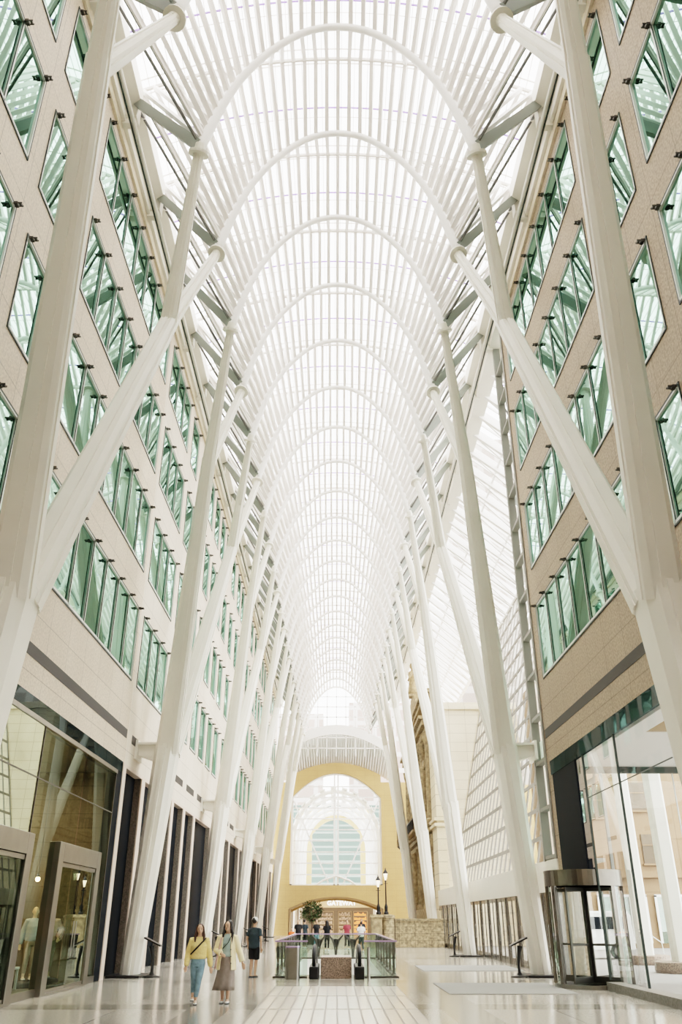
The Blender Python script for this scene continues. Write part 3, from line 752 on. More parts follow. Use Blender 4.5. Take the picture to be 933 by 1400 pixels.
for yc in (73.4, 78.8, 84.6, 90):
    b = MB()
    b.tube([(7.85, yc-1.3, 15.2), (7.75, yc-0.9, 15.9), (7.72, yc, 16.2), (7.75, yc+0.9, 15.9), (7.85, yc+1.3, 15.2)], 0.2, 8)
    b.ball((7.6, yc, 16.0), (0.3, 0.35, 0.45)); b.build('carved_ornament', 'heritage', hb, smooth=True); b = MB(); b.tube([(7.7, yc-1.2, 14.2), (7.6, yc-0.6, 13.6), (7.6, yc, 13.4), (7.6, yc+0.6, 13.6), (7.7, yc+1.2, 14.2)], 0.14, 6)
    b.build('carved_ornament', 'heritage', hb, smooth=True)
b = MB(); rr = []
for k in range(9): b.box(7.75, 8.6, 78.5+k*0.5, 90-k*0.5, 19.6+k*0.28, 19.9+k*0.28)
b.build('pediment', 'heritage', hb)
st = thing('rooftop_statue', 'carved stone figure standing on top of the heritage facade', 'statue', (7.9, 84.2, 22.1))
b = MB(); c = (7.9, 84.2)
b.box(c[0]-0.5, c[0]+0.5, c[1]-0.6, c[1]+0.6, 22.15, 22.4)
b.build('pedestal', 'heritage', st)
b = MB(); b.lathe([(0.52, 22.4), (0.5, 23.0), (0.40, 23.6), (0.36, 24.0), (0.46, 24.5), (0.40, 24.8), (0.16, 24.95), (0.14, 25.1), (0.24, 25.25), (0.27, 25.45), (0.2, 25.7), (0.05, 25.78)], (c[0], c[1], 0), 14, 0.85)
b.tube([(c[0]-0.1, c[1]-0.42, 24.6), (c[0]-0.35, c[1]-0.55, 24.1), (c[0]-0.5, c[1]-0.3, 23.8)], [0.14, 0.12, 0.09], 8)
b.tube([(c[0]-0.1, c[1]+0.42, 24.6), (c[0]-0.25, c[1]+0.6, 24.0), (c[0]-0.2, c[1]+0.6, 23.4)], [0.14, 0.12, 0.09], 8)
b.build('figure', 'heritage', st, smooth=True)
# balcony lantern
ln = thing('wall_lantern', 'dark iron caged lantern bracketed out from the heritage facade', 'lantern', (7.2, 89.5, 7.8))
b = MB(); b.lathe([(0.15, 8.0), (0.42, 8.25), (0.42, 8.3)], (6.6, 89.5, 0), 8); b.lathe([(0.42, 9.9), (0.42, 9.98), (0.1, 10.4)], (6.6, 89.5, 0), 8)
for k in range(8):
    a = 2*PI*k/8; b.bar((6.6+0.4*math.cos(a), 89.5+0.4*math.sin(a), 8.25), (6.6+0.4*math.cos(a), 89.5+0.4*math.sin(a), 9.95), 0.06, 0.06)
for z in (8.8, 9.35): b.lathe([(0.42, z), (0.42, z+0.05), (0.36, z+0.05), (0.36, z)], (6.6, 89.5, 0), 8)
b.build('cage', 'black', ln)
b = MB(); b.bar((6.95, 89.5, 8.3), (7.9, 89.5, 7.9), 0.12, 0.12); b.build('bracket', 'black', ln)
b = MB(); b.bar((6.95, 89.5, 9.9), (7.9, 89.5, 9.9), 0.1, 0.1); b.build('bracket', 'black', ln)
bc = hb
b = MB(); b.box(6.75, 7.9, 77.5, 86, 8.65, 8.85); b.build('balcony_slab', 'heritage', bc)
b = MB(); b.box(6.75, 6.82, 77.5, 86, 9.7, 9.8).box(6.75, 7.9, 77.5, 77.57, 9.7, 9.8)
for k in range(29): b.box(6.76, 6.81, 77.5+k*0.3, 77.56+k*0.3, 8.85, 9.7)
for k in range(4): b.box(6.8+k*0.28, 6.85+k*0.28, 77.5, 77.56, 8.85, 9.7)
b.build('balcony_railing', 'black', bc)

# plinth terrace and its coping, pedestal with lamps
b = MB(); b.box(4.15, 7.5, 64.0, 95, 0, 1.62).box(7.5, 8.29, 66.95, 95, 0, 1.62); sbuild(b, 'wall_plinth', 'plinth')
b = MB(); b.box(4.13, 7.5, 63.9, 66, 1.62, 1.78).box(6.4, 8.2, 66.8, 95, 1.62, 1.72); sbuild(b, 'trim_25', 'plinth')
pd = thing('stone_pedestal', 'weathered stone gate pier carrying the two lamp posts', 'pedestal', (3.3, 63.6, 0))
b = MB(); b.box(2.45, 3.2, 63.4, 64.8, 0, 1.85).box(2.4, 3.25, 63.35, 64.85, 0, 0.3); b.build('recessed_side', 'heritage', pd)
b = MB(); b.lathe([(0.48, 0), (0.48, 0.3), (0.43, 0.35), (0.43, 1.75), (0.5, 1.8), (0.5, 1.98), (0.2, 2.03)], (3.62, 63.9, 0), 20); b.build('round_pier', 'plinth', pd)
b = MB(); b.box(2.38, 3.3, 63.3, 64.9, 1.85, 2.03); b.build('cap', 'plinth', pd)
def lamp_post(x, y, z0, h, lab):
    r = thing('lamp_post', lab, 'lamp', (x, y, z0), 'black lantern posts on the stone pier'); c = (x, y, z0)
    b = MB(); b.lathe([(0.17, 0), (0.17, 0.12), (0.11, 0.2), (0.12, 0.5), (0.07, 0.62), (0.05, 0.7), (0.04, h-0.95), (0.06, h-0.92), (0.06, h-0.86), (0.03, h-0.8)], c, 14); b.build('post', 'black', r)
    b = MB(); b.bar((x-0.16, y, z0+h-1.02), (x+0.16, y, z0+h-1.02), 0.03, 0.03); b.build('crossbar', 'black', r)
    b = MB(); b.lathe([(0.07, h-0.8), (0.15, h-0.38)], c, 6); b.build('lantern_glass', 'glowsoft', r)
    b = MB()
    for k in range(6):
        a = 2*PI*k/6; b.bar((x+0.075*math.cos(a), y+0.075*math.sin(a), z0+h-0.8), (x+0.16*math.cos(a), y+0.16*math.sin(a), z0+h-0.38), 0.02, 0.02)
    b.lathe([(0.19, h-0.38), (0.17, h-0.33), (0.07, h-0.18), (0.05, h-0.12), (0.03, h-0.1), (0.02, h)], c, 12); b.build('lantern_cap', 'black', r)
lamp_post(2.98, 64.0, 2.03, 2.55, 'shorter black lamp post on the left of the stone pier')
lamp_post(3.52, 64.0, 2.03, 3.0, 'taller black lamp post on the right of the stone pier')

# ------------------------------------------------------------------ beige end wall with big arched window
YE = 108.0
def arcz(x, hw, z0, z1):  # circular-ish arch: z0 at |x|=hw, z1 at crown
    u = min(1, abs(x)/hw); return z0+(z1-z0)*math.sqrt(max(0, 1-u*u*0.75))*2-(z1-z0) if False else z1-(z1-z0)*u*u
HW = 5.6
b = MB(); NX = 28
xs_ = [-HW+2*HW*k/NX for k in range(NX+1)]
zt = lambda x: arcz(x, HW, 15.3, 18.3)
zo = lambda x: arcz(x, 7.3, 17.0, 19.55)
zb_ = lambda x: arcz(x, HW, 2.85, 4.12)
TH = 1.6
for k in range(NX):
    a, c = xs_[k], xs_[k+1]
    b.hexa([(a, YE, zt(a)), (c, YE, zt(c)), (c, YE+TH, zt(c)), (a, YE+TH, zt(a))], [(a, YE, zo(a)), (c, YE, zo(c)), (c, YE+TH, zo(c)), (a, YE+TH, zo(a))])
    b.hexa([(a, YE-0.3, zb_(a)), (c, YE-0.3, zb_(c)), (c, YE+6, zb_(c)-0.1), (a, YE+6, zb_(a)-0.1)], [(a, YE-0.3, 5.35), (c, YE-0.3, 5.35), (c, YE+6, 5.35), (a, YE+6, 5.35)])
b.box(-9, -HW, YE, YE+TH, 0, 17.2).box(HW, 9, YE, YE+TH, 0, 17.2).box(9, 26, YE+0.5, YE+TH, 0, 17.0)
b.box(-9, -HW-0.0, YE-0.3, YE+6, 0, 5.35).box(HW, 7.0, YE-0.3, YE+6, 0, 5.35)
sbuild(b, 'wall_end', 'beige')
b = MB()
for k in range(NX):
    a, c = xs_[k], xs_[k+1]; q = lambda x: arcz(x, HW, 2.5, 3.85)
    b.hexa([(a, YE+6, q(a)), (c, YE+6, q(c)), (c, YE+7.5, q(c)), (a, YE+7.5, q(a))], [(a, YE+6, 5.2), (c, YE+6, 5.2), (c, YE+7.5, 5.2), (a, YE+7.5, 5.2)])
sbuild(b, 'trim_26', 'beige2')
# window frame
b = MB()
for s in (-1, 1):
    b.box(s*0.22-0.10, s*0.22+0.10, YE+0.3, YE+0.6, 5.35, 18.2)
    b.box(min(s*HW, s*(HW-0.25)), max(s*HW, s*(HW-0.25)), YE+0.3, YE+0.6, 5.35, 15.3)
    b.bar((s*5.3, YE+0.3, 15.0), (s*0.9, YE+0.3, 5.6), 0.17, 0.17)
    b.tube([(s*2.4, YE+0.2, 5.4), (s*1.6, YE+0.2, 5.9), (s*0.7, YE+0.2, 6.2), (0, YE+0.2, 6.4)], 0.13, 6)
z = 6.55
while z < 17.9:
    hw = HW if z < 15.3 else HW*math.sqrt(max(0, (18.3-z)/3.0)); b.box(-hw, hw, YE+0.35, YE+0.55, z-0.06, z+0.06); z += 1.27
b.box(-HW, HW, YE+0.3, YE+0.6, 5.35, 5.5)
b.tube([(x, YE+0.3, zt(x)-0.12) for x in xs_], 0.14, 6)
g = b.build('window_206', 'white'); struct(g)
b = MB(); b.face([(-HW, YE+0.45, 5.4), (HW, YE+0.45, 5.4)]+[(x, YE+0.45, zt(x)) for x in reversed(xs_)]); b.build('pane', 'clearglass', g)
# white ribbed hood above the beige arch
h_ = MB(); n = 44
zi = lambda x: arcz(x, 7.3, 17.0, 19.55); zu = lambda x: arcz(x, 7.4, 19.6, 22.7)
for k in range(n+1):
    x = -7.2+14.4*k/n; h_.bar((x*0.93, YE+0.5, zi(x*0.93)), (x, YE-2.0, zu(x)), 0.09, 0.35)
P = 30
for k in range(P):
    a = -7.4+14.8*k/P; c = a+14.8/P
    h_.face([(a*0.93, YE+0.9, zi(a*0.93)+0.1), (c*0.93, YE+0.9, zi(c*0.93)+0.1), (c, YE-1.6, zu(c)+0.25), (a, YE-1.6, zu(a)+0.25)])
    h_.hexa([(a, YE-2.2, zu(a)), (c, YE-2.2, zu(c)), (c, YE-1.8, zu(c)), (a, YE-1.8, zu(a))], [(a, YE-2.2, zu(a)+1.2), (c, YE-2.2, zu(c)+1.2), (c, YE-1.8, zu(c)+1.2), (a, YE-1.8, zu(a)+1.2)])
sbuild(h_, 'trim_27', 'white')
# end glazing and the tower beyond it
b = MB()
for x in [-7.2+1.2*k for k in range(13)]: b.box(x-0.05, x+0.05, YE-2.1, YE-1.95, 20, 30)
for z in [21+1.3*k for k in range(8)]: b.box(-7.4, 7.4, YE-2.1, YE-1.95, z-0.05, z+0.05)
g = b.build('window_207', 'white'); struct(g)
b = MB(); b.face([(-7.4, YE-2, 20), (7.4, YE-2, 20), (7.4, YE-2, 30), (-7.4, YE-2, 30)]); b.build('pane', 'clearglass', g)
b = MB(); b.box(-20, -3, 190, 200, 0, 44); tag(b.build('office_tower', 'pinkbuilding'), 'pale pinkish office tower seen through the far glazing, left of centre', 'building')
b = MB(); b.box(3, 22, 196, 206, 0, 48); tag(b.build('office_tower', 'pinkbuilding'), 'pale pinkish office tower seen through the far glazing, right of centre', 'building')
b = MB(); b.box(18, 70, 120, 130, 0, 75); tag(b.build('office_block', 'greentower'), 'pale block outside the leaning lattice window', 'building')

# second vaulted passage seen through the window
for k, yy in enumerate([112, 118, 124, 130, 136]):
    hw = 5.4-k*0.15; b = MB()
    pts = [(-hw, yy, 5.4)]+[(-hw, yy, 8+j) for j in range(4)]+[(hw*math.cos(PI-PI*j/16), yy, 11+5.6*math.sin(PI*j/16)) for j in range(17)]+[(hw, yy, 11-j) for j in range(4)]+[(hw, yy, 5.4)]
    b.tube(pts, 0.28, 8); sbuild(b, 'trim_%d' % (30+k), 'white')
b = MB()
for k in range(24):
    a0, a1 = PI*k/24, PI*(k+1)/24
    q = lambda a, y: (5.6*math.cos(a), y, 11+5.9*math.sin(a))
    if k % 2 == 0: b.face([q(a0, 110), q(a1, 110), q(a1, 142), q(a0, 142)])
sbuild(b, 'ceiling_passage', 'white')
b = MB(); b.box(-5.9, -5.6, 114, 142, 5.4, 11).box(5.6, 5.9, 114, 142, 5.4, 11); b.box(-6, 6, 114, 142, 5.1, 5.35); sbuild(b, 'wall_passage', 'white')
b = MB(); xs2 = [-3.9+7.8*k/16 for k in range(17)]
for a, c in zip(xs2, xs2[1:]):
    b.hexa([(a, 142, arcz(a, 3.9, 14.0, 16.3)), (c, 142, arcz(c, 3.9, 14.0, 16.3)), (c, 143, arcz(c, 3.9, 14.0, 16.3)), (a, 143, arcz(a, 3.9, 14.0, 16.3))], [(a, 142, 18), (c, 142, 18), (c, 143, 18), (a, 143, 18)])
b.box(-6, -3.9, 142, 143, 5, 18).box(3.9, 6, 142, 143, 5, 18); sbuild(b, 'trim_28', 'beige2')
b = MB(); b.box(-14, 14, 172, 178, 0, 22); tag(b.build('glass_office_block', 'greenbuilding'), 'pale green glass block closing the view through the big arched window', 'building')

# shop under the bridge
b = MB(); b.box(-9, 9, 131, 131.3, 0, 6); sbuild(b, 'wall_far', 'shopwall')
b = MB(); b.box(-7, 7, 114.3, 131, 4.4, 4.6); sbuild(b, 'ceiling_low', 'beige2')
b = MB(); b.box(-5.2, 5.2, 121.0, 121.3, 3.1, 4.38); sbuild(b, 'trim_29', 'cove')
def text(name, body, size, loc, rot, mat, label, cat, ext=0.02):
    cu = bpy.data.curves.new(name, 'FONT'); cu.body = body; cu.size = size; cu.extrude = ext; cu.align_x = 'CENTER'; cu.align_y = 'CENTER'; cu.space_character = 1.0
    o = bpy.data.objects.new(name, cu); COL.objects.link(o); o.location = loc; o.rotation_euler = rot; cu.materials.append(M[mat]); cu.offset = 0.02*size
    dg = bpy.context.evaluated_depsgraph_get(); me = bpy.data.meshes.new_from_object(o.evaluated_get(dg))
    bpy.data.objects.remove(o); o = bpy.data.objects.new(name, me); COL.objects.link(o); o.location = loc; o.rotation_euler = rot
    me.materials.clear(); me.materials.append(M[mat])
    tag(o, label, cat); return o
text('sign_lettering', 'GATEWAY', 0.80, (0.75, 120.9, 3.62), (PI/2, 0, 0), 'signwhite', 'white capital letters reading GATEWAY over the far shop', 'sign')
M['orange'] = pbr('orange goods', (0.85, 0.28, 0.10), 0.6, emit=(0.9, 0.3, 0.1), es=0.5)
M['goods'] = pbr('mixed goods', (0.55, 0.45, 0.38), 0.6, noise=0.6, nscale=6)
def shelf(x, w, mat, lab):
    r = thing('shelf_unit', lab, 'shelf', (x, 123.5, 0), 'shelves in the far shop')
    b = MB(); b.box(x-w/2, x-w/2+0.06, 123, 124, 0, 2.7).box(x+w/2-0.06, x+w/2, 123, 124, 0, 2.7)
    for z in (0.1, 0.6, 1.1, 1.6, 2.1, 2.65): b.box(x-w/2, x+w/2, 123, 124, z, z+0.05)
    b.build('rack', 'cove', r)
    b = MB()
    for z in (0.15, 0.65, 1.15, 1.65, 2.15):
        xx = x-w/2+0.1
        while xx < x+w/2-0.25:
            ww = random.uniform(0.1, 0.3); b.box(xx, xx+ww, 123.1, 123.9, z, z+random.uniform(0.2, 0.4)); xx += ww+0.03
    o = b.build('goods', mat, r); o['kind'] = 'stuff'
shelf(3.3, 1.9, 'orange', 'shelf of orange goods in the far shop')
shelf(-1.6, 2.6, 'goods', 'shelf of mixed dark goods in the far shop beside the potted tree')
shelf(1.2, 1.8, 'goods', 'shelf of mixed dark goods under the GATEWAY letters')
for k, x in enumerate([-5.2, -4.5, 5.0]):
    b = MB(); b.lathe([(0.3, 0), (0.3, 0.2), (0.24, 0.3), (0.22, 2.9), (0.3, 3.05)], (x, 116.8+k*0.3, 0), 12)
    tag(b.build('white_column', 'white'), ['leftmost white round column under the bridge', 'second white round column under the bridge, left side', 'white round column under the bridge, right side'][k], 'column', 'round columns under the bridge')

# ------------------------------------------------------------------ escalator well
ew = thing('well_balustrade', 'glass balustrade with violet tinted top rail around the escalator well', 'railing', (0, 38, 0))
H = 1.08; X = 2.0; YF, YB = 31.3, 46.2
def rail(p, q, parent=ew, w=0.11, hh=0.05, mat='purple'):
    b = MB(); b.bar(p, q, w, hh); return b.build('top_rail', mat, parent)
rail((-X, YF, H), (-0.95, YF, H)); rail((X-0.05, YF, H), (0.95, YF, H)); rail((-X, YF-0.05, H), (-X, YB, H)); rail((X, YF-0.05, H), (X, YB, H)); rail((-X, YB, H), (X, YB, H), w=0.2)
b = MB()
b.box(-X-0.1, -0.95, YF-0.06, YF+0.06, 0, 0.05).box(0.95, X+0.1, YF-0.06, YF+0.06, 0, 0.05).box(-X-0.06, -X+0.06, YF, YB, 0, 0.05).box(X-0.06, X+0.06, YF, YB, 0, 0.05).box(-X, X, YB-0.06, YB+0.06, 0, 0.05)
b.build('floor_channel', 'darkmetal', ew)
b = MB()
for (a, c) in (((-X, YF), (-0.95, YF)), ((0.95, YF), (X, YF)), ((-X, YF), (-X, YB)), ((X, YF), (X, YB)), ((-X, YB), (X, YB))):
    b.face([(a[0], a[1], 0.05), (c[0], c[1], 0.05), (c[0], c[1], H-0.03), (a[0], a[1], H-0.03)])
b.build('glass_panel', 'greenglass', ew)
def ypost(x, y, along):
    b = MB(); d = Vector((1, 0, 0)) if along == 'x' else Vector((0, 1, 0)); c = Vector((x, y, 0))
    for s in (-1, 1):
        b.tube([c+Vector((0, 0, 0.04)), c+d*s*0.05+Vector((0, 0, 0.45)), c+d*s*0.14+Vector((0, 0, 0.8)), c+d*s*0.36+Vector((0, 0, 1.03))], [0.05, 0.035, 0.06, 0.03], 8)
    b.tube([c+Vector((0, 0, 0.5)), c+Vector((0, 0, 0.86))], [0.03, 0.10], 8)
    b.lathe([(0.12, 0.03), (0.05, 0.09)], (x, y, 0), 10)
    b.build('baluster', 'darkmetal', ew)
for x in (-0.85, 0.0, 0.85): ypost(x, YB, 'x')
for k in range(7):
    for s in (-1, 1): ypost(s*X, YF+1.1+k*2.2, 'y')
for s, xx in ((-1, -0.72), (1, 0.78)):
    es = thing('escalator', 'escalator with black handrail loop '+('next to the brushed metal bin' if s < 0 else 'next to the slim steel post'), 'escalator', (xx, 31, 0), 'escalators down the well')
    b = MB(); x = xx
    path = [(x, 35.5, -0.4), (x, 34, 0.45), (x, 33, 0.86), (x, 32, 0.92), (x, 31.1, 0.92), (x, 30.78, 0.83), (x, 30.62, 0.62), (x, 30.68, 0.42), (x, 30.9, 0.30)]
    b.tube(path, 0.062, 10); b.build('handrail', 'black', es, smooth=True)
    b = MB(); b.box(x-0.03, x+0.03, 30.85, 33.0, 0.2, 0.86); b.build('glass_side', 'greenglass', es)
    b = MB(); b.box(x-0.15, x+0.15, 30.45, 33.0, 0, 0.36); b.build('newel_base', 'black', es, bevel=0.03)
    b = MB()
    for k in range(10): b.box(x-0.3 if s > 0 else x, x if s > 0 else x+0.3, 33.0+k*0.4, 33.4+k*0.4, -0.2*(k+1)-0.2, -0.2*(k+1))
    b.build('steps', 'joint', es)
b = MB(); b.box(-0.5, 0.52, 30.9, 32.6, 0, 0.62); tag(b.build('granite_block', 'granite', bevel=0.01), 'speckled red granite block between the two escalators', 'block')
b = MB(); x, y = -1.42, 30.75
b.loft([[(x+0.24*math.copysign(abs(math.cos(t))**0.5, math.cos(t)), y+0.16*math.copysign(abs(math.sin(t))**0.5, math.sin(t)), z) for t in [2*PI*k/28 for k in range(28)]] for z in (0, 0.90)])
bn = thing('litter_bin', 'brushed metal bin standing at the front of the escalator railing', 'bin', (x, y, 0)); b.build('body', 'steelframe', bn)
b = MB(); b.loft([[(x+0.25*math.copysign(abs(math.cos(t))**0.5, math.cos(t)), y+0.17*math.copysign(abs(math.sin(t))**0.5, math.sin(t)), z) for t in [2*PI*k/28 for k in range(28)]] for z in (0.9, 0.95)]); b.build('lid', 'purple', bn)
b = MB(); b.tube([(1.06, 30.4, 0), (1.06, 30.4, 0.88)], 0.05, 12); b.lathe([(0.065, 0.88), (0.05, 0.93)], (1.06, 30.4, 0), 12); tag(b.build('steel_bollard', 'steelframe'), 'slim steel post standing alone beside an escalator newel', 'post')

# potted tree
pt = thing('potted_tree', 'round leafy green tree in a pot behind the escalator rail', 'plant', (-1.9, 72, 0))
b = MB(); b.lathe([(0.35, 0), (0.5, 0.7), (0.45, 0.7), (0.4, 0.6)], (-1.9, 72, 0), 16); b.build('pot', 'darkmetal', pt)
b = MB(); b.tube([(-1.9, 72, 0.6), (-1.88, 72, 1.3), (-1.9, 72, 2.0)], [0.06, 0.05, 0.03], 8)
for k in range(6):
    a = k*1.05; b.tube([(-1.9, 72, 1.5), (-1.9+0.4*math.cos(a), 72+0.4*math.sin(a), 2.2)], [0.03, 0.012], 5)
b.build('trunk', 'bark', pt)
b = MB()
for k in range(900):
    a = random.uniform(0, 2*PI); u = random.uniform(-1, 1); rr = random.uniform(0.5, 1)**0.5
    c = Vector((-1.9+0.85*rr*math.sqrt(1-u*u)*math.cos(a), 72+0.85*rr*math.sqrt(1-u*u)*math.sin(a), 2.25+0.72*rr*u+0.1*math.sin(3*a)))
    d = Vector((random.uniform(-1, 1), random.uniform(-1, 1), random.uniform(-0.6, 0.6))).normalized()*1.7; e = d.cross(Vector((random.random(), random.random(), 1))).normalized()
    b.face([c, c+d*0.09+e*0.035, c+d*0.2, c+d*0.09-e*0.035])
b.build('foliage', 'foliage', pt)

# ------------------------------------------------------------------ outside on the right: plaza
bd = thing('plaza_building', 'peach rendered building with amber windows across the plaza', 'building', (20, 62, 0))
b = MB(); b.box(15, 60, 62, 66, 0, 18); b.build('wall', 'tan', bd)
b = MB(); b.box(15, 60, 61.7, 62, 4.3, 4.7); b.build('ledge', 'tan', bd)
for (x, z) in [(22.0, 8.7), (26.5, 8.7), (31, 8.7), (22.4, 5.2), (27, 5.2), (18.2, 8.2), (22, 14), (27, 14), (18.2, 14), (32, 14), (32, 5.2)]:
    b = MB(); b.box(x-0.95, x+0.95, 61.9, 62.0, z, z+1.9); w = b.build('window', 'tanwin', bd)
    b = MB(); b.box(x-1.05, x+1.05, 61.8, 62.0, z-0.12, z); b.build('sill', 'tan', w); b = MB(); b.box(x-0.95, x+0.95, 61.85, 61.95, z+1.15, z+1.22); b.build('glazing_bar', 'tan', w)
for x in (19.5, 23.4, 27.4):
    b = MB(); b.box(x-1.6, x+1.6, 61.85, 61.98, 0.3, 3.1); w = b.build('glazed_entrance', 'tanwin' if False else 'greenglass', bd)
    b = MB()
    for q in (-1.6, -0.55, 0.55, 1.6): b.box(x+q-0.08, x+q+0.08, 61.75, 61.86, 0.3, 3.2)
    b.box(x-1.68, x+1.68, 61.75, 61.86, 3.1, 3.25); b.build('frame', 'white', w)
for k, (x, yy) in enumerate([(13.4, 40.2), (12.6, 34.0)]):
    r = thing('plaza_column', ['white column outside the glass, farther one with granite foot', 'white column outside the glass, nearer one at the picture edge'][k], 'column', (x, yy, 0), 'white columns on the plaza')
    b = MB(); b.bar((x, yy, 0.3), (x-0.1, yy, 12), 0.58, 0.58, 0.58, 0.58, up=(0, 1, 0), ch=0.3); b.build('shaft', 'steel', r)
    b = MB(); b.lathe([(0.95, 0), (0.98, 0.1), (0.95, 0.34), (0.9, 0.36)], (x, yy, 0), 20); b.build('granite_foot', 'granite', r)
b = MB()
for (x, yy) in ((16.2, 52), (17.5, 52), (19.4, 52)):
    b.tube([(x, yy, 0), (x, yy, 0.9), (x+0.15, yy, 1.0), (x+0.9, yy+.3, 0.55), (x+0.95, yy+.3, 0)], 0.03, 6)
tag(b.build('handrail', 'frame'), 'bent metal hand rails beside the plaza steps', 'railing')
vn = thing('van', 'white van parked on the plaza, seen through the revolving door', 'van', (12.2, 46.0, 0))
vx, vy = 12.2, 46.0
b = MB(); pr = [(-2.3, 0.35), (-2.35, 0.9), (-2.1, 1.15), (-1.5, 1.3), (-1.0, 1.95), (-0.6, 2.1), (2.2, 2.1), (2.35, 1.9), (2.4, 0.4)]
b.loft([[(vx+p[0], vy+yy, p[1]) for p in pr] for yy in (-0.9, 0.9)]); b.build('body', 'white', vn, bevel=0.06)
b = MB(); b.hexa([(vx-1.35, vy-0.93, 1.3), (vx-0.2, vy-0.93, 1.3), (vx-0.2, vy-0.93, 1.85), (vx-0.9, vy-0.93, 1.85)], [(vx-1.35, vy-0.88, 1.3), (vx-0.2, vy-0.88, 1.3), (vx-0.2, vy-0.88, 1.85), (vx-0.9, vy-0.88, 1.85)]); b.box(vx, vx+2.1, vy-0.93, vy-0.88, 1.3, 1.85); b.build('window', 'dark', vn)
for dx in (-1.5, 1.5):
    b = MB(); b.tube([(vx+dx, vy-0.98, 0.35), (vx+dx, vy-0.75, 0.35)], 0.35, 20); wv = b.build('wheel', 'black', vn)
    b = MB(); b.tube([(vx+dx, vy-1.0, 0.35), (vx+dx, vy-0.97, 0.35)], 0.2, 14); b.build('hub_cap', 'steelframe', wv)

# ------------------------------------------------------------------ people and mannequins
M['skin'] = pbr('skin', (0.62, 0.40, 0.29), 0.55)
M['hairbrown'] = pbr('dark brown hair', (0.075, 0.038, 0.024), 0.5, noise=0.3, nscale=60)
M['hairblack'] = pbr('black hair', (0.018, 0.015, 0.016), 0.4, noise=0.3, nscale=60)
M['yellow'] = pbr('soft yellow knit', (0.80, 0.64, 0.30), 0.85, noise=0.06, nscale=30, bump=0.4, bscale=25)
M['jeans'] = pbr('light blue denim', (0.20, 0.31, 0.38), 0.8, noise=0.22, nscale=9, bump=0.3, bscale=18)
M['coat'] = pbr('pale cream coat cloth', (0.86, 0.76, 0.52), 0.85, noise=0.05, nscale=8, bump=0.3, bscale=10)
M['lining'] = pbr('dusty pink lining', (0.58, 0.38, 0.33), 0.85)
M['mint'] = pbr('grey mint knit', (0.36, 0.46, 0.44), 0.9, noise=0.05, nscale=40)
M['skirt'] = pbr('taupe satin skirt', (0.27, 0.225, 0.20), 0.45, noise=0.15, nscale=7)
M['shoe'] = pbr('white sneaker', (0.82, 0.82, 0.80), 0.6)
M['sole'] = pbr('dark sole', (0.06, 0.07, 0.09), 0.7)
M['navy'] = pbr('dark slate tee', (0.035, 0.055, 0.07), 0.85, noise=0.12, nscale=10, bump=0.3, bscale=12)
M['blackcloth'] = pbr('black cloth', (0.014, 0.015, 0.018), 0.85)
M['cap'] = pbr('white cap cloth', (0.75, 0.75, 0.72), 0.8)
M['lip'] = pbr('lips', (0.50, 0.16, 0.13), 0.5)
M['redcloth'] = pbr('orange red cloth', (0.75, 0.15, 0.05), 0.8)
M['maroon'] = pbr('maroon cloth', (0.30, 0.05, 0.07), 0.8)
M['whitecloth'] = pbr('white cloth', (0.80, 0.80, 0.80), 0.8)
M['manskin'] = pbr('cream mannequin shell', (0.72, 0.55, 0.38), 0.4)
M['bluecloth'] = pbr('pale blue shirt', (0.42, 0.48, 0.52), 0.8)
M['pinkcloth'] = pbr('pale pink shirt', (0.75, 0.52, 0.44), 0.8)
M['khaki'] = pbr('khaki trousers', (0.34, 0.29, 0.22), 0.8)

